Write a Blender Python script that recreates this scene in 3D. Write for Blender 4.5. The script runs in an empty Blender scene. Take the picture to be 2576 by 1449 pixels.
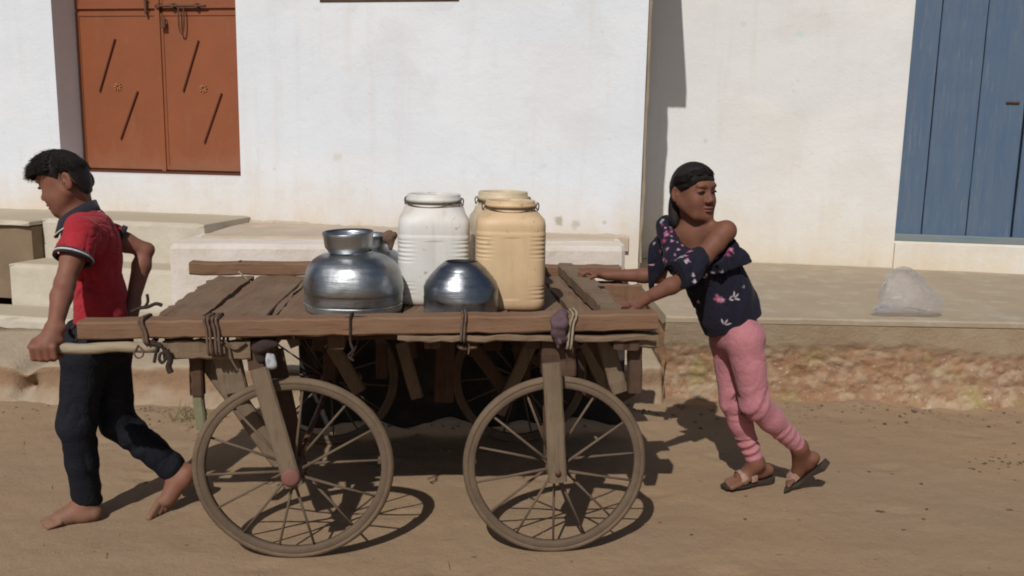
import bpy, bmesh, math, random
import numpy as np
from mathutils import Vector, Matrix, noise as mnoise

random.seed(7); rng = np.random.default_rng(11)
SC = bpy.context.scene
COL = SC.collection
R = math.radians

# ------------------------------------------------------------------ camera
F = 2230.0; HC = 1.42; PITCH = R(9.5); ROLL = 0.0185
_f = np.array([0, math.cos(PITCH), -math.sin(PITCH)])
_r0 = np.array([1.0, 0, 0]); _u0 = np.array([0, math.sin(PITCH), math.cos(PITCH)])
_r = _r0 * math.cos(ROLL) + _u0 * math.sin(ROLL)
_u = _u0 * math.cos(ROLL) - _r0 * math.sin(ROLL)
CAM = np.array([0, 0, HC])

def ray(x, y):
    return _f * F + _r * (x - 1288) + _u * (724.5 - y)
def U(x, y, Y):                       # a measured photo point at a known distance -> metres
    d = ray(x, y); return CAM + d * (Y / d[1])
def UZ(x, y, z=0.0):
    d = ray(x, y); return CAM + d * ((z - HC) / d[2])
def UP(x, y, p0, n):
    d = ray(x, y); return CAM + d * (np.dot(np.asarray(p0) - CAM, n) / np.dot(d, n))
def proj(P):
    v = np.asarray(P) - CAM
    z = v @ _f
    return 1288 + F * (v @ _r) / z, 724.5 - F * (v @ _u) / z

cam = bpy.data.cameras.new('camera'); camo = bpy.data.objects.new('camera', cam); COL.objects.link(camo)
cam.sensor_width = 36; cam.lens = 36 * F / 2576; cam.clip_end = 2000; cam.clip_start = 0.05
camo.matrix_world = Matrix(((_r[0], _u[0], -_f[0], 0), (_r[1], _u[1], -_f[1], 0), (_r[2], _u[2], -_f[2], HC), (0, 0, 0, 1)))
SC.camera = camo

# ------------------------------------------------------------------ light
SUN_EL = R(44); SUN_AZ = R(16.0)      # light travels towards +Y and a little to +X
sl = bpy.data.lights.new('sun', 'SUN'); sl.energy = 3.5; sl.angle = R(0.6); sl.color = (1.0, 0.965, 0.92)
so = bpy.data.objects.new('sun', sl); COL.objects.link(so)
ldir = Vector((math.sin(SUN_AZ) * math.cos(SUN_EL), math.cos(SUN_AZ) * math.cos(SUN_EL), -math.sin(SUN_EL)))
so.rotation_euler = ldir.to_track_quat('-Z', 'Y').to_euler(); so.location = (-2, -5, 6)
W = bpy.data.worlds.new('World'); SC.world = W; W.use_nodes = True
wn = W.node_tree.nodes; bg = wn['Background']
sk = wn.new('ShaderNodeTexSky'); sk.sky_type = 'NISHITA'; sk.sun_disc = False
sk.sun_elevation = SUN_EL; sk.sun_rotation = math.pi + SUN_AZ; sk.altitude = 300; sk.dust_density = 2.0
W.node_tree.links.new(sk.outputs[0], bg.inputs[0]); bg.inputs[1].default_value = 0.05
SC.view_settings.view_transform = 'Standard'; SC.view_settings.look = 'None'
SC.view_settings.exposure = -0.1; SC.view_settings.gamma = 1
SC.render.engine = 'CYCLES'
SC.cycles.filter_width = 1.9

# ------------------------------------------------------------------ node helpers
class NT:
    def __init__(s, name):
        s.m = bpy.data.materials.new(name); s.m.use_nodes = True
        s.t = s.m.node_tree; s.n = s.t.nodes; s.b = s.n['Principled BSDF']; s.tc = None
    def new(s, typ, **kw):
        n = s.n.new(typ)
        for k, v in kw.items(): setattr(n, k, v)
        return n
    def l(s, a, b): s.t.links.new(a, b)
    def coord(s, scale=(1, 1, 1), rot=(0, 0, 0), kind='Object'):
        if s.tc is None: s.tc = s.new('ShaderNodeTexCoord')
        mp = s.new('ShaderNodeMapping'); mp.inputs['Scale'].default_value = scale; mp.inputs['Rotation'].default_value = rot
        s.l(s.tc.outputs[kind], mp.inputs[0]); return mp.outputs[0]
    def noise(s, vec, scale=5, detail=6, rough=0.6, dist=0.0):
        n = s.new('ShaderNodeTexNoise'); n.inputs['Scale'].default_value = scale; n.inputs['Detail'].default_value = detail
        n.inputs['Roughness'].default_value = rough; n.inputs['Distortion'].default_value = dist
        s.l(vec, n.inputs['Vector']); return n.outputs['Fac']
    def ramp(s, fac, stops):
        n = s.new('ShaderNodeValToRGB'); e = n.color_ramp.elements
        while len(e) < len(stops): e.new(0.5)
        for i, (p, c) in enumerate(stops):
            e[i].position = p; e[i].color = (c, c, c, 1) if isinstance(c, (int, float)) else (*c, 1)
        s.l(fac, n.inputs[0]); return n.outputs[0]
    def mix(s, fac, a, b, mode='MIX'):
        n = s.new('ShaderNodeMix', data_type='RGBA', blend_type=mode)
        for sock, v in ((n.inputs[0], fac), (n.inputs[6], a), (n.inputs[7], b)):
            if isinstance(v, (int, float)): sock.default_value = v
            elif isinstance(v, tuple): sock.default_value = (*v, 1)
            else: s.l(v, sock)
        return n.outputs[2]
    def math(s, op, a, b=0.0, clamp=False):
        n = s.new('ShaderNodeMath', operation=op, use_clamp=clamp)
        for sock, v in ((n.inputs[0], a), (n.inputs[1], b)):
            if isinstance(v, (int, float)): sock.default_value = v
            else: s.l(v, sock)
        return n.outputs[0]
    def bump(s, h, strength=0.3, dist=0.01):
        n = s.new('ShaderNodeBump'); n.inputs['Strength'].default_value = strength; n.inputs['Distance'].default_value = dist
        s.l(h, n.inputs['Height']); s.l(n.outputs[0], s.b.inputs['Normal'])
    def attr(s, name):
        n = s.new('ShaderNodeAttribute', attribute_name=name); return n
    def out(s, col=None, rough=0.8, metal=0.0, spec=0.3):
        if col is not None:
            if isinstance(col, tuple): s.b.inputs['Base Color'].default_value = (*col, 1)
            else: s.l(col, s.b.inputs['Base Color'])
        if isinstance(rough, (int, float)): s.b.inputs['Roughness'].default_value = rough
        else: s.l(rough, s.b.inputs['Roughness'])
        s.b.inputs['Metallic'].default_value = metal; s.b.inputs['Specular IOR Level'].default_value = spec
        return s.m

def mat_simple(name, c1, c2, scale=10, rough=0.8, bump=0.25, bscale=80, stretch=(1, 1, 1), metal=0, spec=0.3, dirt=None, dscale=4, dpos=(0.5, 0.7)):
    m = NT(name); v = m.coord(stretch)
    f = m.ramp(m.noise(v, scale), [(0.3, 0.0), (0.7, 1.0)])
    c = m.mix(f, c1, c2)
    if dirt: c = m.mix(m.ramp(m.noise(m.coord(), dscale, 8, 0.65), [(dpos[0], 0.0), (dpos[1], 1.0)]), c, dirt)
    if bump: m.bump(m.noise(v, bscale, 4), bump, 0.004)
    return m.out(c, rough, metal, spec)

def mat_wood(name, c1, c2, c3, axis=0, dust=0.35, rot=0.0):
    m = NT(name); st = [14, 14, 14]; st[axis] = 1.1
    v = m.coord(tuple(st), (0, 0, rot)); v2 = m.coord((1, 1, 1), (0, 0, rot))
    g = m.noise(v, 2.2, 8, 0.7, 0.6)
    c = m.mix(m.ramp(g, [(0.3, 0.0), (0.68, 1.0)]), c1, c2)
    c = m.mix(m.ramp(m.noise(v, 5.5, 4, 0.6, 0.4), [(0.56, 0.0), (0.72, 0.75)]), c, c3)
    d = m.ramp(m.noise(v2, 5, 8, 0.7), [(0.42, 0.0), (0.7, dust)])
    c = m.mix(d, c, (0.24, 0.18, 0.12))
    m.bump(m.noise(v, 4.5, 8, 0.75, 0.3), 0.6, 0.006)
    return m.out(c, 0.85, 0, 0.2)

# ------------------------------------------------------------------ object helpers
def root_of(o):
    while o.parent: o = o.parent
    return o
def link_mesh(name, verts, faces, mat, parent=None, smooth=True, attrs=None):
    off = np.array(root_of(parent).location) if parent else np.zeros(3)
    me = bpy.data.meshes.new(name)
    v = np.asarray(verts, dtype=np.float64) - off
    if isinstance(faces, np.ndarray):
        n = len(faces); k = faces.shape[1]
        me.vertices.add(len(v)); me.vertices.foreach_set('co', v.astype(np.float32).ravel())
        me.loops.add(n * k); me.loops.foreach_set('vertex_index', faces.astype(np.int32).ravel())
        me.polygons.add(n); me.polygons.foreach_set('loop_start', np.arange(0, n * k, k, dtype=np.int32))
        me.update(calc_edges=True); me.validate()
    else:
        me.from_pydata([tuple(p) for p in v], [], faces); me.update()
    if attrs:
        for an, av in attrs.items():
            av = np.asarray(av, dtype=np.float32)
            if av.ndim == 1:
                a = me.attributes.new(an, 'FLOAT', 'POINT'); a.data.foreach_set('value', av)
            else:
                a = me.attributes.new(an, 'FLOAT_COLOR', 'POINT')
                a.data.foreach_set('color', np.hstack([av, np.ones((len(av), 1), np.float32)]).ravel())
    if smooth: me.polygons.foreach_set('use_smooth', np.ones(len(me.polygons), dtype=bool))
    if mat: me.materials.append(mat)
    o = bpy.data.objects.new(name, me); COL.objects.link(o)
    if parent: o.parent = parent
    return o
def thing(name, label, cat, loc, group=None):
    o = bpy.data.objects.new(name, None); COL.objects.link(o); o.location = tuple(loc); o.empty_display_size = 0.1
    o['label'] = label; o['category'] = cat
    if group: o['group'] = group
    return o
def tag(o, label, cat, group=None, kind=None):
    o['label'] = label
    if cat: o['category'] = cat
    if group: o['group'] = group
    if kind: o['kind'] = kind
    return o

class MB:
    def __init__(s): s.v = []; s.f = []
    def add(s, v, f):
        b = len(s.v); s.v += [tuple(map(float, p)) for p in v]; s.f += [tuple(i + b for i in q) for q in f]; return s
    def build(s, name, mat, parent=None, smooth=False):
        return link_mesh(name, s.v, s.f, mat, parent, smooth)

def unit(a):
    a = np.asarray(a, float); return a / (np.linalg.norm(a) + 1e-12)
def loft(rings, cap=True, closed=False):
    """rings: list of (n,3) arrays -> verts, faces"""
    n = len(rings[0]); v = [p for r in rings for p in r]; f = []
    m = len(rings)
    for i in range(m - (0 if closed else 1)):
        a, b = i * n, ((i + 1) % m) * n
        for j in range(n):
            k = (j + 1) % n
            f.append((a + j, a + k, b + k, b + j))
    if cap and not closed:
        f.append(tuple(range(n - 1, -1, -1))); f.append(tuple(range((m - 1) * n, m * n)))
    return v, f
def frame(t, up=(0, 0, 1)):
    t = unit(t); s = np.cross(t, up)
    if np.linalg.norm(s) < 1e-3: s = np.cross(t, (0, 1, 0))
    s = unit(s); return s, np.cross(s, t)
def bar(p0, p1, w, h, up=(0, 0, 1), ch=0.006, seg=10, wob=0.002, taper=1.0):
    """square timber with chamfered, slightly uneven edges"""
    p0, p1 = np.asarray(p0, float), np.asarray(p1, float); s, u = frame(p1 - p0, up)
    rings = []
    a, b = w / 2, h / 2; c = min(ch, a * .6, b * .6)
    sec = [(a - c, -b), (a, -b + c), (a, b - c), (a - c, b), (-a + c, b), (-a, b - c), (-a, -b + c), (-a + c, -b)]
    for i in range(seg + 1):
        t = i / seg; k = 1 + (taper - 1) * t
        jx, jy = random.uniform(-wob, wob), random.uniform(-wob, wob)
        rings.append([p0 + (p1 - p0) * t + s * (x * k + jx + random.uniform(-wob, wob) * .4) + u * (y * k + jy + random.uniform(-wob, wob) * .4) for x, y in sec])
    return loft(rings)
def tube(pts, r, n=8, up=(0, 0, 1)):
    pts = [np.asarray(p, float) for p in pts]; m = len(pts)
    rr = r if hasattr(r, '__len__') else [r] * m
    rings = []; pu = None
    for i, p in enumerate(pts):
        t = pts[min(i + 1, m - 1)] - pts[max(i - 1, 0)]
        s, u = frame(t, up if pu is None else pu)
        pu = u
        rings.append([p + rr[i] * (s * math.cos(2 * math.pi * j / n) + u * math.sin(2 * math.pi * j / n)) for j in range(n)])
    return loft(rings)
def spline(pts, n=8):
    pts = [np.asarray(p, float) for p in pts]; P = [2 * pts[0] - pts[1]] + pts + [2 * pts[-1] - pts[-2]]; o = []
    for i in range(1, len(P) - 2):
        for k in range(n):
            t = k / n; a, b, c, d = P[i - 1:i + 3]
            o.append(.5 * (2 * b + (c - a) * t + (2 * a - 5 * b + 4 * c - d) * t * t + (3 * b - a - 3 * c + d) * t ** 3))
    o.append(pts[-1]); return o
def lathe(prof, c, n=48, tilt=(0, 0, 0), sq=0.0):
    """prof: (r,z) list; sq>0 makes the section squarish"""
    Rm = Matrix.Rotation(tilt[2], 3, 'Z') @ Matrix.Rotation(tilt[1], 3, 'Y') @ Matrix.Rotation(tilt[0], 3, 'X')
    Rm = np.array(Rm); rings = []
    for r, z in prof:
        ring = []
        for j in range(n):
            a = 2 * math.pi * j / n
            k = 1.0
            if sq: k = (abs(math.cos(a)) ** (2 + sq) + abs(math.sin(a)) ** (2 + sq)) ** (-1 / (2 + sq))
            ring.append(np.asarray(c) + Rm @ np.array([r * k * math.cos(a), r * k * math.sin(a), z]))
        rings.append(ring)
    v, f = loft(rings, cap=False)
    f.append(tuple(range(n - 1, -1, -1)))          # bottom
    return v, f
def quad_grid(A, B, C, D, nx, ny, disp=None):
    """bilinear patch A(bottom left) B(bottom right) C(top right) D(top left)"""
    A, B, C, D = map(lambda p: np.asarray(p, float), (A, B, C, D)); v = []; f = []
    for j in range(ny + 1):
        for i in range(nx + 1):
            s, t = i / nx, j / ny
            v.append((A * (1 - s) + B * s) * (1 - t) + (D * (1 - s) + C * s) * t)
    for j in range(ny):
        for i in range(nx):
            a = j * (nx + 1) + i; f.append((a, a + 1, a + nx + 2, a + nx + 1))
    return v, f
def solid(poly, ext, n):
    """closed prism: polygon pushed by n*ext"""
    poly = [np.asarray(p, float) for p in poly]; n = np.asarray(n, float); k = len(poly)
    v = poly + [p + n * ext for p in poly]
    f = [tuple(range(k)), tuple(range(2 * k - 1, k - 1, -1))]
    for i in range(k):
        j = (i + 1) % k; f.append((j, i, i + k, j + k))
    return v, f

def fnoise(p, s, o=(0, 0, 0)):
    return mnoise.noise(Vector((p[0] * s + o[0], p[1] * s + o[1], p[2] * s + o[2])))

# ------------------------------------------------------------------ SDF modelling (numpy + surface nets)
class Field:
    def __init__(s): s.ops = []
    def cone(s, a, b, ra, rb, k=0.02, sq=None, n=None, sub=False):
        a, b = np.asarray(a, float), np.asarray(b, float); ab = b - a; L2 = ab @ ab + 1e-12
        if n is not None:
            n = unit(n)
        def fn(P):
            d = P - a; t = np.clip((d @ ab) / L2, 0, 1)
            q = d - t[..., None] * ab
            if n is not None:
                c = q @ n; q = q + (c * (1 / sq - 1))[..., None] * n
            return np.sqrt((q * q).sum(-1)) - (ra + (rb - ra) * t)
        m = max(ra, rb) * max(1, sq or 1) + k + .012
        s.ops.append(('sub' if sub else 'add', fn, np.minimum(a, b) - m, np.maximum(a, b) + m, k)); return s
    def ell(s, c, rad, ax=None, k=0.02, sub=False):
        c = np.asarray(c, float); rad = np.asarray(rad, float); A = np.eye(3) if ax is None else np.asarray(ax, float)
        def fn(P):
            q = (P - c) @ A.T
            k0 = np.sqrt(((q / rad) ** 2).sum(-1)); k1 = np.sqrt(((q / rad ** 2) ** 2).sum(-1)) + 1e-9
            return k0 * (k0 - 1) / k1
        m = rad.max() + k + .012
        s.ops.append(('sub' if sub else 'add', fn, c - m, c + m, k)); return s
    def plane(s, p, n, lo=None, hi=None, k=0.004):
        """cut away the side n points to"""
        p = np.asarray(p, float); n = unit(n)
        s.ops.append(('cut', lambda P: (P - p) @ n, lo, hi, k)); return s
    def cutfn(s, fn, lo=None, hi=None, k=0.004):
        s.ops.append(('cut', fn, lo, hi, k)); return s
    def ripple(s, fn, lo=None, hi=None):
        s.ops.append(('rip', fn, lo, hi, 0)); return s
    def mesh(s, h=0.004):
        adds = [o for o in s.ops if o[0] == 'add']
        lo = np.min([o[2] for o in adds], 0) - 2 * h; hi = np.max([o[3] for o in adds], 0) + 2 * h
        N = np.ceil((hi - lo) / h).astype(int) + 1
        f = np.full(tuple(N), 0.2, np.float32)
        ax = [lo[i] + h * np.arange(N[i]) for i in range(3)]
        for typ, fn, a, b, k in s.ops:
            i0 = np.zeros(3, int) if a is None else np.clip(((np.asarray(a) - lo) / h).astype(int), 0, N)
            i1 = N.copy() if b is None else np.clip(((np.asarray(b) - lo) / h).astype(int) + 2, 0, N)
            if (i1 <= i0).any(): continue
            sl = tuple(slice(i0[i], i1[i]) for i in range(3)); g = f[sl]
            if typ in ('cut', 'rip'):
                msk = (np.abs(g) < 0.03) if typ == 'rip' else (g < 0.03)
                ii = np.nonzero(msk)
                if len(ii[0]) == 0: continue
                P = np.stack([ax[q][i0[q] + ii[q]] for q in range(3)], -1)
                d = fn(P)
                if typ == 'rip': g[ii] += d
                else:
                    gi = g[ii]; hh = np.maximum(k - np.abs(gi - d), 0) / max(k, 1e-6)
                    g[ii] = np.maximum(gi, d) + hh * hh * k / 4
                continue
            X, Y, Z = np.meshgrid(ax[0][sl[0]], ax[1][sl[1]], ax[2][sl[2]], indexing='ij')
            d = fn(np.stack([X, Y, Z], -1)).astype(np.float32)
            if typ == 'sub':
                d = -d; hh = np.maximum(k - np.abs(g - d), 0) / max(k, 1e-6); f[sl] = np.maximum(g, d) + hh * hh * k / 4
            else:
                hh = np.maximum(k - np.abs(g - d), 0) / max(k, 1e-6); f[sl] = np.minimum(g, d) - hh * hh * k / 4
        return surface_nets(f, lo, h)

def surface_nets(f, lo, h):
    s = f < 0
    c = np.zeros(tuple(np.array(f.shape) - 1), np.int8)
    for a in (0, 1):
        for b in (0, 1):
            for d in (0, 1):
                c += s[a:f.shape[0] - 1 + a, b:f.shape[1] - 1 + b, d:f.shape[2] - 1 + d]
    act = (c > 0) & (c < 8)
    ii = np.stack(np.nonzero(act), -1)
    idx = np.full(c.shape, -1, np.int32); idx[act] = np.arange(len(ii))
    acc = np.zeros((len(ii), 3)); cnt = np.zeros(len(ii))
    E = [((0,0,0),(1,0,0)),((0,1,0),(1,1,0)),((0,0,1),(1,0,1)),((0,1,1),(1,1,1)),
         ((0,0,0),(0,1,0)),((1,0,0),(1,1,0)),((0,0,1),(0,1,1)),((1,0,1),(1,1,1)),
         ((0,0,0),(0,0,1)),((1,0,0),(1,0,1)),((0,1,0),(0,1,1)),((1,1,0),(1,1,1))]
    for a, b in E:
        a, b = np.array(a), np.array(b)
        fa = f[tuple((ii + a).T)]; fb = f[tuple((ii + b).T)]
        m = (fa < 0) != (fb < 0)
        t = np.where(m, fa / np.where(m, fa - fb, 1), 0)
        acc += (a + t[:, None] * (b - a)) * m[:, None]; cnt += m
    v = lo + h * (ii + acc / np.maximum(cnt, 1)[:, None])
    faces = []
    for ax in range(3):
        o1, o2 = [(1, 2), (2, 0), (0, 1)][ax]
        sa = [slice(None)] * 3; sb = [slice(None)] * 3
        sa[ax] = slice(0, -1); sb[ax] = slice(1, None)
        A, B = s[tuple(sa)], s[tuple(sb)]
        e = np.stack(np.nonzero(A != B), -1)
        ok = (e[:, o1] >= 1) & (e[:, o2] >= 1) & (e[:, o1] < c.shape[o1]) & (e[:, o2] < c.shape[o2])
        e = e[ok]; d1 = np.zeros(3, int); d1[o1] = 1; d2 = np.zeros(3, int); d2[o2] = 1
        q = np.stack([idx[tuple((e - d1 - d2).T)], idx[tuple((e - d2).T)], idx[tuple(e.T)], idx[tuple((e - d1).T)]], -1)
        flip = ~A[tuple(e.T)]
        q[flip] = q[flip][:, ::-1]
        faces.append(q)
    return v, np.concatenate(faces)

def wrinkle(P, scale, seed, stretch=(1, 1, 1)):
    """cheap folded noise on arrays of points"""
    g = np.random.default_rng(seed); out = np.zeros(len(P)); Q = P * np.array(stretch) * scale
    w = np.zeros(len(P))
    for i in range(3):
        w += np.sin(Q @ unit(g.normal(size=3)) * (0.6 + .5 * i) + g.uniform(0, 6.28))
    for i in range(6):
        d = unit(g.normal(size=3)); out += np.sin(Q @ d * g.uniform(.8, 1.9) + w * 0.9 + g.uniform(0, 6.28)) / 6
    return out
# ================================================================== SETTING
YAW = R(10)
p0 = np.array([-2.9, 6.55, 0.0]); wn_ = np.array([-math.sin(YAW), -math.cos(YAW), 0]); wa = np.array([math.cos(YAW), -math.sin(YAW), 0])
def WL(s, z, q=0.0): return p0 + wa * s + wn_ * q + np.array([0, 0, z])
def WU(x, y, q=0.0):
    P = UP(x, y, p0 + wn_ * q, wn_); return (P - p0) @ wa, P[2]

# ---- materials of the setting
def mat_limewash(name, base, warm, stain, z0, z1, spots=None):
    m = NT(name); v = m.coord(kind='Object'); g = m.new('ShaderNodeNewGeometry')
    sx = m.new('ShaderNodeSeparateXYZ'); m.l(g.outputs['Position'], sx.inputs[0])
    c = m.mix(m.ramp(m.noise(v, 1.1, 5, 0.6), [(0.35, 0.0), (0.7, 1.0)]), base, warm)
    c = m.mix(m.ramp(m.noise(m.coord((.9, .9, 1.3)), .8, 3, .5, .8), [(0.46, 0.0), (0.54, .55)]), c, tuple(x * k for x, k in zip(base, (.93, .95, .975))))
    c = m.mix(m.ramp(m.noise(m.coord((1.2, 1.2, 1.0)), 1.7, 4, .55, .6), [(0.56, 0.0), (0.64, .4)]), c, tuple(x * .93 for x in warm))
    # rising dirt: an uneven band of soaked-in earth near the foot of the wall
    h = m.math('SUBTRACT', sx.outputs[2], z0)
    h = m.math('DIVIDE', h, z1 - z0)
    n1 = m.noise(m.coord((3, 3, 1.2)), 1.6, 7, 0.65)
    h = m.math('ADD', h, m.math('MULTIPLY', m.math('SUBTRACT', n1, 0.5), 1.5))
    f = m.ramp(h, [(0.0, 0.75), (0.35, 0.42), (1.0, 0.0)])
    c = m.mix(f, c, stain)
    fl = m.ramp(m.noise(v, 7, 8, 0.7), [(0.62, 0.0), (0.74, 0.35)])
    c = m.mix(fl, c, tuple(x * .8 for x in stain))
    sp = m.ramp(m.noise(v, 26, 4, 0.6), [(0.69, 0.0), (0.76, 0.45)])
    c = m.mix(sp, c, tuple(x * .6 for x in stain))
    dr = m.ramp(m.noise(m.coord((9, 9, .7)), 1.0, 6, .6), [(0.55, 0.0), (0.78, 0.22)])
    c = m.mix(dr, c, tuple(x * .85 for x in stain))
    for (P, rad, colr, amt) in (spots or []):
        vm = m.new('ShaderNodeVectorMath', operation='DISTANCE'); m.l(g.outputs['Position'], vm.inputs[0]); vm.inputs[1].default_value = tuple(P)
        d = m.math('DIVIDE', vm.outputs['Value'], rad)
        d = m.math('ADD', d, m.math('MULTIPLY', m.noise(v, 18, 6, 0.7), 1.2))
        c = m.mix(m.ramp(d, [(0.75, amt), (1.25, 0.0)]), c, colr)
    hb = m.math('ADD', m.noise(v, 3.0, 6, 0.6), m.math('MULTIPLY', m.noise(v, 45, 5, 0.6), 0.18))
    m.bump(hb, 0.35, 0.03)
    return m.out(c, 0.92, 0, 0.15)

mo = lambda x, y: UP(x, y, p0, wn_)
M_wallL = mat_limewash('white_limewash', (0.735, 0.765, 0.80), (0.70, 0.715, 0.735), (0.64, 0.53, 0.40), 0.75, 1.2,
                       [(mo(1405, 556), .10, (.33, .31, .22), .75), (mo(1450, 565), .09, (.42, .38, .28), .6), (mo(1520, 560), .05, (.36, .38, .30), .6), (mo(560, 552), .10, (.60, .38, .30), .6), (mo(470, 548), .08, (.62, .42, .34), .5), (mo(850, 395), .10, (.60, .53, .42), .45), (mo(690, 425), .05, (.55, .52, .45), .5), (mo(905, 565), .09, (.62, .42, .34), .4)])
gs = UP(2010, 85, p0 - wn_ * 1.2, wn_)
gs2 = UP(1870, 60, p0 - wn_ * 1.2, wn_); gs3 = UP(1775, 355, p0 - wn_ * 1.2, wn_)
M_wallR = mat_limewash('cream_limewash', (0.715, 0.71, 0.69), (0.69, 0.675, 0.645), (0.63, 0.53, 0.37), 0.45, 1.0,
                       [(gs, .09, (.45, .66, .58), .7), (gs2, .07, (.55, .56, .55), .5), (gs3, .05, (.58, .54, .48), .6)])
M_plaster = mat_simple('stained_cement', (0.385, 0.31, 0.22), (0.33, 0.26, 0.18), 2.4, .93, .5, 60, dirt=(0.42, 0.36, 0.28), dscale=6)
M_benchtop = mat_simple('worn_platform_plaster', (0.47, 0.40, 0.31), (0.38, 0.30, 0.22), 2.2, .93, .5, 50, dirt=(0.52, 0.40, 0.33), dscale=5)
def mat_bench(name):
    m = NT(name); v = m.coord(); g = m.new('ShaderNodeNewGeometry'); sx = m.new('ShaderNodeSeparateXYZ'); m.l(g.outputs['Position'], sx.inputs[0])
    c = m.mix(m.ramp(m.noise(v, 2.4, 7, .65), [(0.35, 0.0), (0.68, 1.0)]), (0.66, 0.61, 0.56), (0.56, 0.48, 0.40))
    h = m.math('ADD', m.math('DIVIDE', sx.outputs[2], 0.5), m.math('MULTIPLY', m.math('SUBTRACT', m.noise(v, 3.5, 7, .65), .5), 1.6))
    c = m.mix(m.ramp(h, [(0.1, 0.85), (0.7, 0.0)]), c, (0.30, 0.205, 0.125))
    c = m.mix(m.ramp(m.noise(v, 14, 6, .7), [(0.6, 0.0), (0.72, .5)]), c, (0.36, 0.29, 0.22))
    m.bump(m.math('ADD', m.noise(v, 4, 6, .6), m.math('MULTIPLY', m.noise(v, 50, 5, .6), .2)), .5, .03)
    return m.out(c, .93, 0, .15)
M_bench = mat_bench('dirty_whitewash')
def mat_steps():
    m = NT('yellowed_step_plaster'); v = m.coord(); g = m.new('ShaderNodeNewGeometry'); sx = m.new('ShaderNodeSeparateXYZ'); m.l(g.outputs['Position'], sx.inputs[0])
    c = m.mix(m.ramp(m.noise(v, 3, 7, .65), [(0.35, 0.0), (0.68, 1.0)]), (0.58, 0.53, 0.44), (0.47, 0.415, 0.33))
    nz = m.new('ShaderNodeSeparateXYZ'); m.l(g.outputs['Normal'], nz.inputs[0])
    c = m.mix(m.ramp(nz.outputs[2], [(0.5, 0.0), (0.8, 0.8)]), c, (0.40, 0.335, 0.24))   # trodden earth on the treads
    h = m.math('ADD', m.math('DIVIDE', sx.outputs[2], 0.22), m.math('MULTIPLY', m.math('SUBTRACT', m.noise(v, 4, 7, .65), .5), 1.2))
    c = m.mix(m.ramp(h, [(0.1, 0.9), (0.7, 0.0)]), c, (0.30, 0.205, 0.125))
    m.bump(m.noise(v, 9, 7, .65), .5, .02)
    return m.out(c, .93, 0, .15)
M_steps = mat_steps()
M_block = mat_simple('brown_cement', (0.25, 0.18, 0.115), (0.19, 0.14, 0.09), 4, .93, .5, 60)

# ---- ground
def mat_ground():
    m = NT('dusty_earth'); v = m.coord()
    c = m.mix(m.ramp(m.noise(v, 0.9, 7, .6, .4), [(0.34, 0.0), (0.68, 1.0)]), (0.315, 0.212, 0.125), (0.28, 0.198, 0.128))
    c = m.mix(m.ramp(m.noise(m.coord((.55, 2.2, 1)), 1.6, 7, .65), [(0.45, 0.0), (0.75, .55)]), c, (0.345, 0.245, 0.155))
    c = m.mix(m.ramp(m.noise(v, 6, 8, .72), [(0.55, 0.0), (0.75, .5)]), c, (0.235, 0.155, 0.092))
    c = m.mix(m.ramp(m.noise(v, 60, 5, .7), [(0.5, 0.0), (0.8, .4)]), c, (0.19, 0.13, 0.085))
    c = m.mix(m.ramp(m.noise(v, 110, 3, .6), [(0.64, 0.0), (0.74, .4)]), c, (0.36, 0.28, 0.2))
    hb = m.math('ADD', m.noise(v, 12, 8, .65), m.math('MULTIPLY', m.noise(v, 90, 5, .7), .3))
    m.bump(hb, .55, .018)
    return m.out(c, .95, 0, .12)
M_ground = mat_ground()

ca, sa = math.cos(R(5.26)), math.sin(R(5.26))
CO = np.array([-.281, 2.8775, 0.0]); cu = np.array([ca, sa, 0]); cw = np.array([-sa, ca, 0])
def C3(u, w, z): return CO + cu * u + cw * w + np.array([0, 0, z])
def CU(x, y, w):
    P = UP(x, y, CO + cw * w, cw); return (P - CO) @ cu, P[2]

# front line of the masonry: (X, Y)
front = [(-6.0, 4.44), (-3.05, 4.44), (-.2, 4.44), (.80, 4.64), (1.475, 4.76), (2.22, 4.70), (6.0, 4.3)]
def front_y(x):
    for (a, b), (c, d) in zip(front, front[1:]):
        if a <= x <= c: return b + (d - b) * (x - a) / (c - a)
    return front[0][1] if x < front[0][0] else front[-1][1]
PRINTS = [(rng.uniform(-2.2, 2.4), rng.uniform(2.0, 4.4), rng.choice([0, math.pi]) + rng.normal(0, .25), 0) for _ in range(46)]
def ground_z(x, y):
    z = 0.010 * mnoise.noise(Vector((x * 1.1, y * 1.6, 3))) + 0.005 * mnoise.noise(Vector((x * 4.2, y * 5, 8))) + .0035 * mnoise.noise(Vector((x * 13, y * 15, 1)))
    for fx, fy, fa, sg in PRINTS:
        if abs(x - fx) < .2 and abs(y - fy) < .2:
            cu_, sn_ = math.cos(fa), math.sin(fa); a_ = (x - fx) * cu_ + (y - fy) * sn_; b_ = -(x - fx) * sn_ + (y - fy) * cu_
            rr_ = (a_ / .105) ** 2 + (b_ / .043) ** 2; z += -.011 * math.exp(-rr_ * 1.4) + .005 * math.exp(-(rr_ - 1.6) ** 2 * 2)
    d = front_y(x) - y
    k = math.exp(-max(d, 0) / .30)
    z += k * (.022 + .03 * mnoise.noise(Vector((x * 2.3, 0, 5))) + .018 * mnoise.noise(Vector((x * 7, y * 7, 2))))
    # faint wheel ruts along the lane
    for ry in (1.9, 2.75): z -= .008 * math.exp(-((y - ry - .1 * math.sin(x * .8)) / .10) ** 2)
    keep = 0.0
    for (fx, fy, rr) in ((-.721, 2.837, .12), (.159, 2.918, .12), (-1.6, 3.06, .16), (-1.29, 3.16, .13), (.97, 3.51, .14), (1.17, 3.49, .12), (-.83, 3.98, .12), (.05, 4.07, .12)):
        keep = max(keep, math.exp(-((x - fx) ** 2 + (y - fy) ** 2) / (rr * rr) ))
    return z * (1 - keep)
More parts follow.
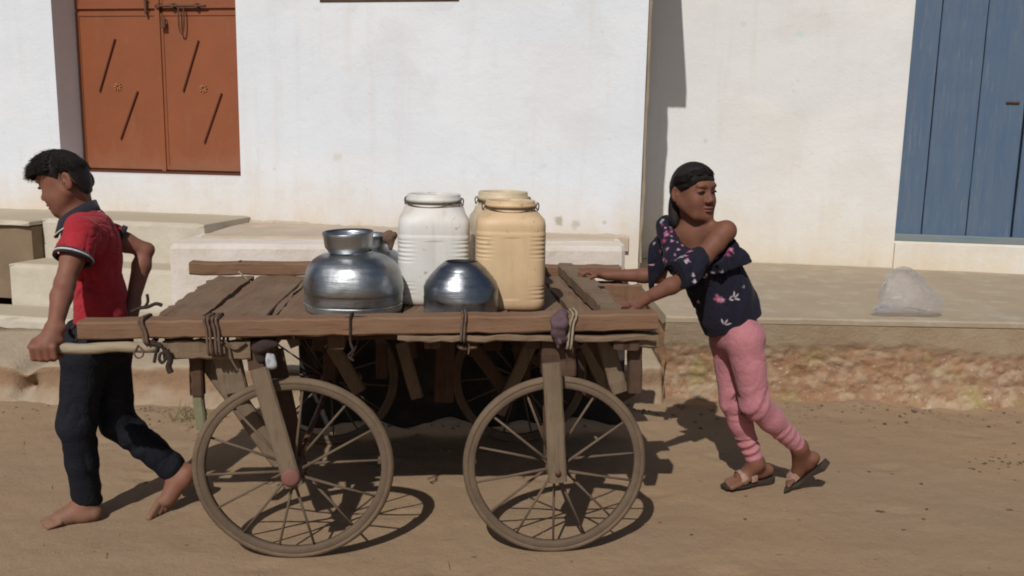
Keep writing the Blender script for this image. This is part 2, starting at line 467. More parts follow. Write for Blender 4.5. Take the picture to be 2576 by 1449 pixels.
xs = np.concatenate([np.linspace(-60, -4.4, 12), np.arange(-4.3, 4.6, .032), np.linspace(4.7, 60, 12)])
ys = np.concatenate([np.linspace(-60, .9, 10), np.arange(1.0, 5.7, .028), np.linspace(5.8, 70, 8)])
gv = []; gf = []
for y in ys:
    for x in xs:
        near = -4.4 < x < 4.65 and .95 < y < 5.7
        gv.append((x, y, ground_z(x, y) if near else 0.0))
nx = len(xs)
gf = np.array([(j * nx + i, j * nx + i + 1, (j + 1) * nx + i + 1, (j + 1) * nx + i) for j in range(len(ys) - 1) for i in range(nx - 1)])
g = link_mesh('ground', gv, gf, M_ground); g['kind'] = 'structure'

# ---- white house on the left
doorx0, _ = WU(140, 190); doorx1, _ = WU(599, 225); doorz = .5 * (WU(228, 432)[1] + WU(606, 450)[1])
win0, winz = WU(805, 6); win1, _ = WU(1155, 10)
sc_, _ = WU(1620, 300)
DTOP = 2.80
house = thing('white_house', 'whitewashed house with a brown double door at the head of the steps', 'house', WL(1.5, 0, -1.5))
def wallpiece(mb, s0, s1, z0, z1, q0=0.0, q1=-.45):
    v, f = solid([WL(s0, z0, q0), WL(s1, z0, q0), WL(s1, z1, q0), WL(s0, z1, q0)], q1 - q0, wn_); mb.add(v, f)
HT = 2.88
def facegrid(mb, s0, s1, z0, z1, q0, seed, amp=.006, step=.06):
    nx_, ny_ = max(2, int((s1 - s0) / step)), max(2, int((z1 - z0) / step))
    v, f = quad_grid(WL(s0, z0, q0), WL(s1, z0, q0), WL(s1, z1, q0), WL(s0, z1, q0), nx_, ny_)
    o = []
    for k, P in enumerate(v):
        i, j = k % (nx_ + 1), k // (nx_ + 1)
        e = 0 if (i in (0, nx_) or j in (0, ny_)) else 1
        o.append(P + wn_ * (e * amp * (mnoise.noise(Vector(P) * 1.3 + Vector((seed, 0, 0))) + .5 * mnoise.noise(Vector(P) * 4 + Vector((0, seed, 0))))))
    mb.add(o, f)
mb = MB()
S0, S1 = -4.5, sc_
def slab(s0, s1, z0, z1):
    facegrid(mb, s0, s1, z0, z1, 0.0, 3)
    # returns to the back of the wall
    mb.add([WL(s0, z0, 0), WL(s0, z1, 0), WL(s0, z1, -.45), WL(s0, z0, -.45)], [(0, 1, 2, 3)])
    mb.add([WL(s1, z0, 0), WL(s1, z1, 0), WL(s1, z1, -.45), WL(s1, z0, -.45)], [(3, 2, 1, 0)])
    mb.add([WL(s0, z1, 0), WL(s1, z1, 0), WL(s1, z1, -.45), WL(s0, z1, -.45)], [(0, 1, 2, 3)])
    mb.add([WL(s0, z0, 0), WL(s1, z0, 0), WL(s1, z0, -.45), WL(s0, z0, -.45)], [(3, 2, 1, 0)])
slab(S0, doorx0, -.1, HT); slab(doorx0, doorx1, -.1, doorz); slab(doorx0, doorx1, DTOP, HT)
slab(doorx1, win0, -.1, HT); slab(win0, win1, -.1, winz); slab(win0, win1, 2.82, HT); slab(win1, S1, -.1, HT)
wall = mb.build('wall', M_wallL, house)
mb = MB(); mb.add(*solid([WL(S0, -.1, -.46), WL(S1 - .02, -.1, -.46), WL(S1 - .02, HT + .0, -.46), WL(S0, HT, -.46)], -3.0, wn_)); mb.build('rear_walls', M_wallL, house)
mb = MB(); wallpiece(mb, S0 - .1, S1 + .15, HT + .003, HT + .13, .03, -3.5); mb.build('roof', M_plaster, house)
# door: steel double leaf
DQ = -.26
def mat_paint(name, c, c2, rough=.45, spec=.4):
    m = NT(name); v = m.coord()
    col = m.mix(m.ramp(m.noise(v, 3, 6, .6), [(0.35, 0.0), (0.7, 1.0)]), c, c2)
    col = m.mix(m.ramp(m.noise(m.coord((1, 1, .25)), 9, 8, .7), [(0.55, 0.0), (0.75, .35)]), col, (0.30, 0.16, 0.09))
    col = m.mix(m.ramp(m.noise(v, 48, 5, .65), [(0.63, 0.0), (0.70, .5)]), col, (0.36, 0.17, 0.10))
    col = m.mix(m.ramp(m.noise(m.coord((1.5, 1.5, .5)), 30, 5, .65), [(0.66, 0.0), (0.72, .6)]), col, (0.12, 0.045, 0.024))
    g = m.new('ShaderNodeNewGeometry'); sx = m.new('ShaderNodeSeparateXYZ'); m.l(g.outputs['Position'], sx.inputs[0])
    h = m.math('ADD', m.math('DIVIDE', m.math('SUBTRACT', sx.outputs[2], 1.1), .35), m.math('MULTIPLY', m.noise(v, 6, 6, .6), .8))
    col = m.mix(m.ramp(h, [(0.3, .35), (0.9, 0.0)]), col, (.30, .19, .12))
    m.bump(m.noise(v, 5, 5, .6), .12, .02)
    return m.out(col, rough, 0, spec)
M_door = mat_paint('brown_steel_paint', (0.265, 0.083, 0.034), (0.225, 0.072, 0.030))
M_doordark = mat_simple('door_groove_paint', (0.10, 0.028, 0.012), (0.08, 0.022, 0.01), 8, .6, .1)
M_iron = mat_simple('rusty_iron', (0.13, 0.05, 0.025), (0.07, 0.035, 0.02), 20, .6, .3, 120, spec=.4)
M_pale = mat_simple('pale_rosette_paint', (0.42, 0.19, 0.09), (0.36, 0.14, 0.06), 20, .5, .1)
def DU(x, y, q=DQ): return WU(x, y, q)
dl, _ = DU(160, 100); dr = doorx1 + .05; mid, _ = DU(408, 230)
door = MB()
wallp = lambda s0, s1, z0, z1, q0, q1: wallpiece(door, s0, s1, z0, z1, q0, q1)
wallp(dl - .06, dr + .05, doorz - .01, DTOP + .02, DQ - .012, DQ - .05)
dob = door.build('door', M_door, house)
mb = MB()
fr1, _ = DU(200, 200)
for s0, s1, z0, z1 in ((dl - .05, fr1 - .012, doorz + .002, DTOP), (dr - .03, dr + .02, doorz + .002, DTOP), (fr1 - .012, dr - .03, DTOP - .06, DTOP)):
    wallpiece(mb, s0, s1, z0, z1, DQ + .022, DQ - .012)
mb.build('door_frame', M_door, dob)
zt = DU(300, 26)[1]
leafs = ((fr1, mid - .006), (mid + .006, dr - .034))
for s0, s1 in leafs:
    for z0, z1 in ((doorz + .03, zt - .012), (zt + .012, DTOP - .07)):
        mb = MB(); w_, t_ = .028, .008
        for a, b, c, d in ((s0, s0 + w_, z0, z1), (s1 - w_, s1, z0, z1), (s0 + w_, s1 - w_, z0, z0 + w_), (s0 + w_, s1 - w_, z1 - w_, z1)):
            wallpiece(mb, a, b, c, d, DQ + .004, DQ - .012)
        v, f = solid([WL(s0 + w_, z0 + w_, DQ - .002), WL(s1 - w_, z0 + w_, DQ - .002), WL(s1 - w_, z1 - w_, DQ - .002), WL(s0 + w_, z1 - w_, DQ - .002)], -.01, wn_); mb.add(v, f)
        mb.build('door_panel', M_door, dob)
mb = MB(); wallpiece(mb, mid - .02, mid + .014, doorz + .02, DTOP - .07, DQ + .016, DQ + .0045); mb.build('meeting_strip', M_door, dob)
mb = MB(); wallpiece(mb, dl - .05, dr + .02, doorz - .004, doorz + .018, DQ + .05, DQ - .01); mb.build('threshold', M_doordark, dob)
for (x0, y0, x1, y1) in ((290, 98, 252, 230), (347, 230, 305, 350), (500, 102, 462, 230), (558, 235, 515, 360)):
    a = DU(x0, y0); b = DU(x1, y1)
    mb = MB(); mb.add(*bar(WL(*a, DQ + .004), WL(*b, DQ + .004), .012, .016, up=wn_, ch=.003, seg=4, wob=0)); mb.build('ornament_bar', M_doordark, dob)
for (x, y) in ((297, 218), (512, 222)):
    c = DU(x, y); mb = MB()
    for k in range(8):
        a = k * math.pi / 4; d = np.array([math.cos(a), math.sin(a)]) * .032
        mb.add(*bar(WL(c[0] + d[0] * .35, c[1] + d[1] * .35, DQ + .004), WL(c[0] + d[0], c[1] + d[1], DQ + .004), .009, .008, up=wn_, ch=.002, seg=2, wob=0))
    mb.build('rosette', M_pale, dob)
# bolt, hasp, padlock
mb = MB(); a = DU(395, 16); b = DU(522, 16)
mb.add(*tube([WL(*a, DQ + .03), WL(*b, DQ + .03)], .010, 8))
for x in (405, 440, 500):
    c = DU(x, 16); mb.add(*bar(WL(c[0] - .012, c[1], DQ + .018), WL(c[0] + .012, c[1], DQ + .018), .034, .05, up=wn_, ch=.003, seg=1, wob=0))
bolt = mb.build('bolt', M_iron, dob)
mb = MB(); pts = [DU(455, 18), DU(456, 60), DU(460, 82), DU(466, 84), DU(469, 60), DU(468, 18)]
mb.add(*tube(spline([WL(*p, DQ + .035) for p in pts], 4), .006, 6)); mb.build('hasp', M_iron, bolt)
mb = MB(); c = DU(416, 60); mb.add(*bar(WL(c[0], c[1] - .03, DQ + .03), WL(c[0], c[1] + .02, DQ + .03), .04, .022, up=wn_, ch=.006, seg=2, wob=0))
pts = [(c[0] - .013, c[1] + .018), (c[0] - .012, c[1] + .05), (c[0], c[1] + .06), (c[0] + .012, c[1] + .05), (c[0] + .013, c[1] + .018)]
mb.add(*tube(spline([WL(*p, DQ + .03) for p in pts], 4), .004, 6)); mb.build('padlock', M_iron, dob)
mb = MB(); c = DU(371, 16); mb.add(*bar(WL(c[0], c[1] - .06, DQ + .025), WL(c[0], c[1] + .06, DQ + .025), .018, .02, up=wn_, ch=.004, seg=2, wob=0)); mb.build('handle', M_iron, dob)

# window above: only its sill and the foot of its frame reach into the picture
mb = MB(); M_wood_dark = mat_wood('dark_window_wood', (0.10, 0.055, 0.035), (0.06, 0.035, 0.025), (0.04, 0.025, 0.02), 0, .2)
for s0, s1, z0, z1 in ((win0, win0 + .05, winz + .03, 2.81), (win1 - .06, win1, winz + .03, 2.81), (win0 + .05, win1 - .06, 2.76, 2.81), (win0, win1, winz + .002, winz + .03)):
    wallpiece(mb, s0, s1, z0, z1, .006 if z1 < 2.5 else -.01, -.12)
wob_ = mb.build('window', M_wood_dark, house)
mb = MB(); wallpiece(mb, win0 + .05, win1 - .06, winz + .03, 2.76, -.08, -.11); mb.build('shutter', M_wood_dark, wob_)
# step-like ragged ledge of loose plaster along the foot of the wall
mb = MB()
rag = []
ss = np.arange(doorx0 - .3, 3.75, .03)
for i, s in enumerate(ss):
    t = (s - ss[0]) / (ss[-1] - ss[0])
    top = .80 + .012 * mnoise.noise(Vector((s * 6, 0, 0))) + .012 * mnoise.noise(Vector((s * 21, 4, 0))) + (.012 if .35 < t < .5 else 0)
    q = .012 + .006 * mnoise.noise(Vector((s * 9, 1, 7)))
    rag.append([WL(s, .70, .001), WL(s, .70, q + .02), WL(s, top - .012, q + .012), WL(s, top, q), WL(s, top + .004, .001)])
mb.add(*loft(rag)); mb.build('plaster_skirting', M_benchtop, house, smooth=False)

# ---- neighbouring house on the right, set back
Q2 = -1.2
rh = thing('cream_house', 'cream limewashed house with a blue plank door, set back beside the white house', 'house', WL(5.5, 0, -1.8))
dx0, _ = WU(2277, 300, Q2); dzb = WU(2253, 606, Q2)[1]
mb = MB()
def slab2(s0, s1, z0, z1):
    facegrid(mb, s0, s1, z0, z1, Q2, 9, .010)
    mb.add([WL(s0, z0, Q2), WL(s0, z1, Q2), WL(s0, z1, Q2 - .4), WL(s0, z0, Q2 - .4)], [(0, 1, 2, 3)])
    mb.add([WL(s1, z0, Q2), WL(s1, z1, Q2), WL(s1, z1, Q2 - .4), WL(s1, z0, Q2 - .4)], [(3, 2, 1, 0)])
    mb.add([WL(s0, z1, Q2), WL(s1, z1, Q2), WL(s1, z1, Q2 - .4), WL(s0, z1, Q2 - .4)], [(0, 1, 2, 3)])
slab2(S1 - .018, dx0, -.1, 2.7); slab2(dx0, dx0 + 1.1, -.1, dzb); slab2(dx0, dx0 + 1.1, 2.62, 2.7); slab2(dx0 + 1.1, 9.5, -.1, 2.7)
mb.build('wall', M_wallR, rh)
mb = MB(); mb.add(*solid([WL(S1 - .018, -.1, Q2 - .41), WL(9.5, -.1, Q2 - .41), WL(9.5, 2.7, Q2 - .41), WL(S1 - .018, 2.7, Q2 - .41)], -3.0, wn_)); mb.build('rear_walls', M_wallR, rh)
mb = MB(); wallpiece(mb, S1 + .03, 9.6, 2.703, 2.82, Q2 + .02, Q2 - 3.5); mb.build('roof', M_plaster, rh)
# rough crack of broken plaster in the corner between the houses
mb = MB(); rings = []
for i in range(60):
    z = .62 + i * .045; w_ = .012 + .010 * abs(mnoise.noise(Vector((z * 5, 2, 0)))); s = S1 + .006 + .012 * mnoise.noise(Vector((z * 3, 0, 9)))
    q = -.02 + .012 * mnoise.noise(Vector((z * 8, 5, 1)))
    rings.append([WL(s - w_, z, q - .03), WL(s + w_, z, q - .05), WL(s + w_ * 1.2, z, q - .005), WL(s, z, q + .008)])
mb.add(*loft(rings)); mb.build('corner_plaster', M_plaster, house)

def mat_blue():
    m = NT('weathered_blue_paint'); v = m.coord((10, 10, .8))
    c = m.mix(m.ramp(m.noise(v, 2, 8, .7, .4), [(0.3, 0.0), (0.7, 1.0)]), (0.068, 0.115, 0.20), (0.10, 0.142, 0.195))
    c = m.mix(m.ramp(m.noise(v, 4.5, 6, .7), [(0.55, 0.0), (0.72, .7)]), c, (0.17, 0.195, 0.205))
    c = m.mix(m.ramp(m.noise(m.coord(), 4, 8, .7), [(0.58, 0.0), (0.75, .35)]), c, (0.11, 0.17, 0.20))
    m.bump(m.noise(v, 4, 7, .7), .35, .006)
    return m.out(c, .6, 0, .3)
M_blue = mat_blue()
DB = Q2 - .05
mb = MB(); wallpiece(mb, dx0 - .05, dx0 + 1.15, dzb - .01, 2.64, DB - .03, DB - .07)
bd = mb.build('door', mat_simple('dark_gap', (.015, .018, .025), (.01, .012, .018), 5, .9, 0), rh)
cuts = [dx0 - .03] + [.5 * (WU(a, 0, DB)[0] + WU(b, 585, DB)[0]) for a, b in ((2368, 2322), (2492, 2426))]
z_low = WU(2330, 590, DB)[1]
lastx = .5 * (WU(2571, 346, DB)[0] + WU(2546, 590, DB)[0])
cuts += [lastx, lastx + .25, lastx + .5]
for i in range(len(cuts) - 1):
    g0 = .003 if i < 2 else .004; a, b = cuts[i] + g0, cuts[i + 1] - (.003 if i != 2 else .012)
    mb = MB(); dq = .004 * (i % 2)
    v, f = bar(WL((a + b) / 2, z_low - .004, DB - .012 + dq), WL((a + b) / 2, 2.615, DB - .012 + dq), b - a, .03, up=wn_, ch=.004, seg=14, wob=.0012); mb.add(v, f)
    mb.build('plank', M_blue, bd)
mb = MB(); mb.add(*bar(WL(dx0 - .03, (z_low + dzb) / 2, DB + .01), WL(dx0 + 1.12, (z_low + dzb) / 2, DB + .01), z_low - dzb + .002, .06, up=wn_, ch=.006, seg=10, wob=.001)); mb.build('bottom_rail', mat_simple('worn_teal_paint', (0.13, 0.19, 0.215), (0.2, 0.215, 0.2), 9, .7, .3, 60, stretch=(.4, .4, 3)), bd)
mb = MB(); c = WU(2545, 258, DB); mb.add(*bar(WL(c[0] - .04, c[1], DB + .012), WL(c[0] + .05, c[1], DB + .012), .014, .012, up=wn_, ch=.003, seg=2, wob=0)); mb.build('latch', M_iron, bd)
mb = MB(); facegrid(mb, dx0 + .002, dx0 + 1.15, .44, dzb - .015, Q2 + .035, 4, .012, .05)
v, f = solid([WL(dx0 + .002, .44, Q2 + .034), WL(dx0 + 1.15, .44, Q2 + .034), WL(dx0 + 1.15, dzb - .015, Q2 + .034), WL(dx0 + .002, dzb - .015, Q2 + .034)], -.05, wn_); mb.add(v, f)
mb.build('door_sill', M_wallR, rh)

# ---- whitewashed bench platform in front of the white house
bp = thing('masonry_bench', 'whitewashed masonry bench running along the foot of the white house behind the cart', 'bench', (-.6, 5.6, 0))
ft = [(-2.02, 5.165), (.70, 5.44)]
L0, L1 = np.array([-2.02, 5.165, 0]), np.array([.70, 5.44, 0]); bz = .78
bd_ = unit(L1 - L0); bn = np.array([bd_[1], -bd_[0], 0]); BL = np.linalg.norm(L1 - L0)
nxb = 110; rings = []
def backY(x): # wall face
    return p0[1] + (x - p0[0]) * (-math.tan(YAW)) + .0
for i in range(nxb + 1):
    t = i / nxb; P = L0 + bd_ * BL * t
    e = min(1, min(t, 1 - t) * BL / .035); rr = .025 * (1 - e) * (1 - e)
    e1 = .006 * mnoise.noise(Vector((t * 14, 0, 0))) + .004 * mnoise.noise(Vector((t * 50, 0, 0)))
    ring = []
    for z, o in ((-.05, .015), (.15, .02), (.35, .008), (.6, .002), (.70, .0), (.752, -.002 + e1), (.772, -.012 + e1), (bz, -.03 + e1)):
        o2 = .012 * mnoise.noise(Vector((t * 8, z * 4, 2))) if z < .7 else 0
        ring.append(P + bn * (o + o2 - rr) + np.array([0, 0, z - (rr * .6 if z > .7 else 0)]))
    by = backY(P[0])
    for k in range(1, 8):
        yy = (P[1] + .03) + (by - .002 - P[1] - .03) * k / 7
        ring.append(np.array([P[0], yy, bz + .004 * mnoise.noise(Vector((P[0] * 3, yy * 3, 0)))]))
    ring.append(np.array([P[0], by - .002, -.05]))
    rings.append(ring)
v, f = loft(rings); mbx = MB(); mbx.add(v, f)
body = mbx.build('bench_body', M_bench, bp)
# cement screed laid on the bench top, with a joint along it
mb = MB(); rings = []
for i in range(90):
    t = .03 + .955 * i / 89; P = L0 + bd_ * BL * t; by = backY(P[0])
    jag = .012 * mnoise.noise(Vector((t * 20, 3, 0)))
    y0, y1 = P[1] + .30 + jag, by - .035
    rings.append([np.array([P[0], y0, bz - .004]), np.array([P[0], y0 + .012, bz + .016]), np.array([P[0], y1, bz + .020]), np.array([P[0], y1, bz - .004])])
mb.add(*loft(rings)); mb.build('screed', M_benchtop, bp)

# ---- steps at the left
st = thing('masonry_steps', 'pale plastered steps leading up to the brown double door', 'steps', WL(.4, 0, .9))
def block(name, s0, s1, z1, q1, q0, mat, parent, z0=-.06, n=24, nosing=.012, seed=0):
    rings = []
    for i in range(n + 1):
        s = s0 + (s1 - s0) * i / n; j = .006 * mnoise.noise(Vector((s * 9, seed, 0))); e = .008 if i in (0, n) else 0
        ring = [WL(s, z0, q1 + .012 + j)]
        for k in range(1, 5): ring.append(WL(s, z0 + (z1 - .03 - z0) * k / 4, q1 + .006 * mnoise.noise(Vector((s * 6, k, seed))) - e))
        ring += [WL(s, z1 - .008 - e, q1 - .004 + j), WL(s, z1 - e, q1 - nosing + j)]
        for k in range(1, 4): ring.append(WL(s, z1 + .004 * mnoise.noise(Vector((s * 5, k, 3 + seed))) - e, q1 - nosing + (q0 - q1 + nosing) * k / 3))
        ring.append(WL(s, z0, q0)); rings.append(ring)
    v, f = loft(rings); mb = MB(); mb.add(v, f); return mb.build(name, mat, parent, smooth=False)
sr = 1.03
block('step', -.9, sr, .305, 1.27, .95, M_steps, st, seed=1)
block('step', -.20, sr - .004, .575, .93, .66, M_steps, st, seed=2)
block('step', -.152, sr - .008, .845, .655, .003, M_steps, st, seed=3)
cb = thing('cement_block', 'brown bare cement block beside the steps, cut by the left edge of the picture', 'block', WL(-.8, 0, .4))
block('block_body', -1.6, -.158, .80, .76, .003, M_block, cb, seed=5, z0=.31)
block('block_cap', -1.61, -.156, .835, .775, .004, M_steps, cb, seed=6, z0=.803)
block('block_base', -1.6, -.95, .305, 1.2, .003, M_block, cb, seed=8)

# ---- broken platform on the right
def mat_rubble():
    m = NT('rubble_and_render'); v = m.coord()
    at = m.attr('exposed').outputs['Fac']; lime = m.attr('lime').outputs['Fac']
    cpl = m.mix(m.ramp(m.noise(v, 3, 7, .65), [(0.35, 0.0), (0.68, 1.0)]), (0.35, 0.275, 0.19), (0.29, 0.21, 0.135))
    cru = m.mix(m.ramp(m.noise(v, 7, 8, .7), [(0.35, 0.0), (0.65, 1.0)]), (0.265, 0.145, 0.085), (0.35, 0.215, 0.125))
    cru = m.mix(m.ramp(m.noise(v, 4, 5, .6, .5), [(0.53, 0.0), (0.66, .75)]), cru, (0.31, 0.26, 0.11))
    cru = m.mix(m.ramp(m.noise(v, 2.2, 6, .65, .6), [(0.54, 0.0), (0.64, .8)]), cru, (0.25, 0.15, 0.10))
    cru = m.mix(m.math('MULTIPLY', lime, .8), cru, (0.46, 0.36, 0.25))
    cru = m.mix(m.ramp(m.noise(v, 38, 4, .6), [(0.62, 0.0), (0.70, .6)]), cru, (0.60, 0.51, 0.40))
    cru = m.mix(m.ramp(m.noise(v, 24, 5, .6), [(0.62, 0.0), (0.7, .6)]), cru, (0.13, 0.085, 0.05))
    c = m.mix(at, cpl, cru)
    m.bump(m.math('ADD', m.noise(v, 14, 8, .7), m.math('MULTIPLY', m.noise(v, 60, 5, .7), .5)), .55, .02)
    return m.out(c, .95, 0, .1)
M_rubble = mat_rubble()
pp = thing('raised_platform', 'cement platform with a crumbling rubble front below the blue plank door', 'platform', (2.2, 5.3, 0))
PX0, PX1 = .84, 4.6
from mathutils import kdtree
sites = [(x + rng.uniform(-.04, .04), z + rng.uniform(-.025, .025)) for x in np.arange(.5, 4.9, .085) for z in np.arange(-.2, .6, .062)]
kd = kdtree.KDTree(len(sites))
for i, (a, b) in enumerate(sites): kd.insert((a, b, 0), i)
kd.balance(); shade = rng.random(len(sites))
def topz(x): return .49
def pf_y(x, z):
    t = (z + .05) / .54
    bot = 4.84 + (x - .937) * -.075; top = 4.72 + .0 * x
    return bot * (1 - t) + top * t
nxp, nzp = 300, 60; vv = []; ex = []; lm = []
for j in range(nzp + 1):
    for i in range(nxp + 1):
        x = PX0 + (PX1 - PX0) * i / nxp; z = -.06 + (.455 + .06) * j / nzp
        edge = .345 + .05 * mnoise.noise(Vector((x * 1.7, 0, 3))) + .03 * mnoise.noise(Vector((x * 6, 1, 3))) + .015 * mnoise.noise(Vector((x * 17, 2, 3)))
        e = min(1, max(0, (edge - z) / .05)); r = kd.find_n((x, z * 1.0, 0), 2)
        d = r[1][2] - r[0][2]; lump = min(1, d / .03)
        k = shade[r[0][1]]
        depth = -.016 + .006 * lump * (.3 + k) + .012 * mnoise.noise(Vector((x * 9, z * 12, 1))) + .007 * mnoise.noise(Vector((x * 30, z * 34, 4))) + .05 * math.exp(-max(0, z) / .09)
        o = e * depth + (1 - e) * .004 * mnoise.noise(Vector((x * 5, z * 5, 0)))
        vv.append((x, pf_y(x, z) - o, z)); ex.append(e)
        lm.append(max(0, min(1, (.35 * mnoise.noise(Vector((x * 1.6 + 3, z * 4, 6))) + .55 * mnoise.noise(Vector((x * 16, z * 22, 2))) + .5 * mnoise.noise(Vector((x * 42, z * 50, 7))) + (.30 if k > .62 else -.02)) * 1.7)) * e * .8)
ff = np.array([(j * (nxp + 1) + i, j * (nxp + 1) + i + 1, (j + 1) * (nxp + 1) + i + 1, (j + 1) * (nxp + 1) + i) for j in range(nzp) for i in range(nxp)])
link_mesh('foundation', vv, ff, M_rubble, pp, True, {'exposed': np.array(ex), 'lime': np.array(lm)})
vs_ = []; ns_, ms_ = 40, 20
for j in range(ms_ + 1):
    for i in range(ns_ + 1):
        y = 4.76 + 1.3 * i / ns_; z = -.06 + .515 * j / ms_
        vs_.append((PX0 + .012 + .02 * mnoise.noise(Vector((y * 9, z * 11, 3))), y, z))
fs_ = np.array([(j * (ns_ + 1) + i + 1, j * (ns_ + 1) + i, (j + 1) * (ns_ + 1) + i, (j + 1) * (ns_ + 1) + i + 1) for j in range(ms_) for i in range(ns_)])
link_mesh('side_face', vs_, fs_, M_rubble, pp, True, {'exposed': np.ones(len(vs_)), 'lime': np.array([max(0, mnoise.noise(Vector((a * 14, b * 16, 1)))) for _, a, b in vs_])})
rings = []
for i in range(121):
    x = PX0 - .0 + (PX1 - PX0) * i / 120; j = .005 * mnoise.noise(Vector((x * 7, 0, 1))) + .003 * mnoise.noise(Vector((x * 25, 0, 1)))
    y0 = 4.724 + j
    by = backY(x) + 1.2 / math.cos(YAW) - .003
    ring = [np.array([x, y0 + .02, .452]), np.array([x, y0 + .004, .457]), np.array([x, y0 + .002, .482 + j]), np.array([x, y0 + .012, .49])]
    for k in range(1, 10):
        t = k / 9; ring.append(np.array([x, y0 + .012 + (by - y0 - .012) * t, .49 + .012 * t + .005 * mnoise.noise(Vector((x * 2.5, t * 4, 4)))]))
    ring += [np.array([x, by, .43]), np.array([x, y0 + .1, .43])]
    rings.append(ring)
v, f = loft(rings); mb = MB(); mb.add(v, f); mb.build('top_slab', M_plaster, pp)

# ---- low mud ledge along the foot of the steps and the bench
def mat_mud():
    m = NT('mud_plaster'); v = m.coord(); g = m.new('ShaderNodeNewGeometry'); nz = m.new('ShaderNodeSeparateXYZ'); m.l(g.outputs['Normal'], nz.inputs[0])
    c = m.mix(m.ramp(m.noise(v, 2.6, 8, .68), [(0.33, 0.0), (0.68, 1.0)]), (0.30, 0.19, 0.115), (0.24, 0.155, 0.095))
    c = m.mix(m.ramp(m.noise(m.coord((1, 1, 4)), 5, 8, .7), [(0.52, 0.0), (0.72, .6)]), c, (0.36, 0.255, 0.16))
    c = m.mix(m.ramp(m.noise(v, 9, 8, .72), [(0.58, 0.0), (0.72, .6)]), c, (0.16, 0.095, 0.055))
    c = m.mix(m.ramp(m.noise(v, 3.1, 5, .6, .5), [(0.60, 0.0), (0.72, .45)]), c, (0.24, 0.20, 0.10))
    t = m.math('ADD', nz.outputs[2], m.math('MULTIPLY', m.math('SUBTRACT', m.noise(v, 5, 6, .65), .5), .8))
    c = m.mix(m.ramp(t, [(0.45, 0.0), (0.9, .85)]), c, (0.42, 0.345, 0.25))
    m.bump(m.math('ADD', m.noise(v, 8, 8, .68), m.math('MULTIPLY', m.noise(v, 50, 5, .7), .35)), .7, .03)
    return m.out(c, .95, 0, .1)
ml = thing('mud_ledge', 'low crumbling brown mud ledge along the foot of the steps and bench, behind the cart', 'ledge', (-1.6, 4.8, 0))
def ledge_y(x): return 4.53 + .06 * mnoise.noise(Vector((x * 1.3, 4, 1))) + (.20 * max(0, x + .2))
rings = []
for i in range(361):
    x = -4.6 + (.835 + 4.6) * i / 360; yb = ledge_y(x); nick = .10 * math.exp(-((x + 2.55) / .05) ** 2)
    zt_ = .205 + .016 * mnoise.noise(Vector((x * 2.1, 0, 7))) + .010 * mnoise.noise(Vector((x * 9, 0, 7))) - .05 * math.exp(-((x + 2.55) / .06) ** 2)
    ring = [np.array([x, yb - .19, -.03])]
    for k in range(9):
        t = k / 8; o = -.11 * (1 - t) ** 2.2 + .016 * mnoise.noise(Vector((x * 6, t * 2.2, 3))) + .010 * mnoise.noise(Vector((x * 19, t * 7, 5))) + nick * (1 - abs(2 * t - 1))
        ring.append(np.array([x, yb + o, zt_ * (.04 + .92 * t)]))
    ring.append(np.array([x, yb + .022, zt_]))
    yw = 5.30 if x < -2.05 else 5.165 + (x + 2.02) * .101 + .02
    for k in range(1, 7):
        t = k / 6; ring.append(np.array([x, yb + .022 + (yw - yb - .022) * t, zt_ + .03 * t + .006 * mnoise.noise(Vector((x * 4, t * 5, 8)))]))
    ring.append(np.array([x, yw, -.03])); rings.append(ring)
v, f = loft(rings); mb = MB(); mb.add(v, f); mb.build('ledge_body', mat_mud(), ml, True)
# ---- clear plastic bag lying on the platform
def mat_plastic():
    m = NT('clear_plastic_film'); v = m.coord()
    m.b.inputs['Transmission Weight'].default_value = 0.0
    tr = m.new('ShaderNodeBsdfTransparent'); gl = m.new('ShaderNodeBsdfGlossy'); df = m.new('ShaderNodeBsdfDiffuse')
    gl.inputs['Roughness'].default_value = .09; gl.inputs['Color'].default_value = (.95, .95, 1, 1); df.inputs['Color'].default_value = (.62, .64, .70, 1)
    fr = m.new('ShaderNodeLayerWeight'); fr.inputs['Blend'].default_value = .35
    bmp = m.new('ShaderNodeBump'); bmp.inputs['Strength'].default_value = .9; bmp.inputs['Distance'].default_value = .02
    m.l(m.noise(v, 22, 5, .6, 1.2), bmp.inputs['Height']); m.l(bmp.outputs[0], gl.inputs['Normal']); m.l(bmp.outputs[0], fr.inputs['Normal'])
    a = m.new('ShaderNodeMixShader'); a.inputs[0].default_value = .07; m.l(tr.outputs[0], a.inputs[1]); m.l(df.outputs[0], a.inputs[2])
    b = m.new('ShaderNodeMixShader'); m.l(m.math('ADD', m.math('MULTIPLY', fr.outputs['Facing'], .55), .07, True), b.inputs[0]); m.l(a.outputs[0], b.inputs[1]); m.l(gl.outputs[0], b.inputs[2])
    m.l(b.outputs[0], m.n['Material Output'].inputs[0]); return m.m
bc = UZ(2302, 799, .50) + np.array([0, .13, 0]); bgf = Field()
hW = .2
bgf.ell(bc + (0.0, 0, .09), (.16, .11, .115), k=.05).ell(bc + (-.03, .0, .17), (.10, .08, .095), k=.06).ell(bc + (.12, -.03, .05), (.09, .06, .07), k=.04).ell(bc + (-.15, -.05, .02), (.07, .05, .035), k=.04)
bgf.ripple(lambda P: .014 * wrinkle(P, 26, 5) + .010 * np.abs(wrinkle(P, 48, 6)) + .008 * np.abs(wrinkle(P, 90, 8)))
bgf.plane(bc + (0, 0, .008), (0, -.1, -1))
v, f = bgf.mesh(.006)
bag = link_mesh('plastic_bag', v, f, mat_plastic()); tag(bag, 'crumpled clear plastic bag lying on the cement platform', 'plastic bag')
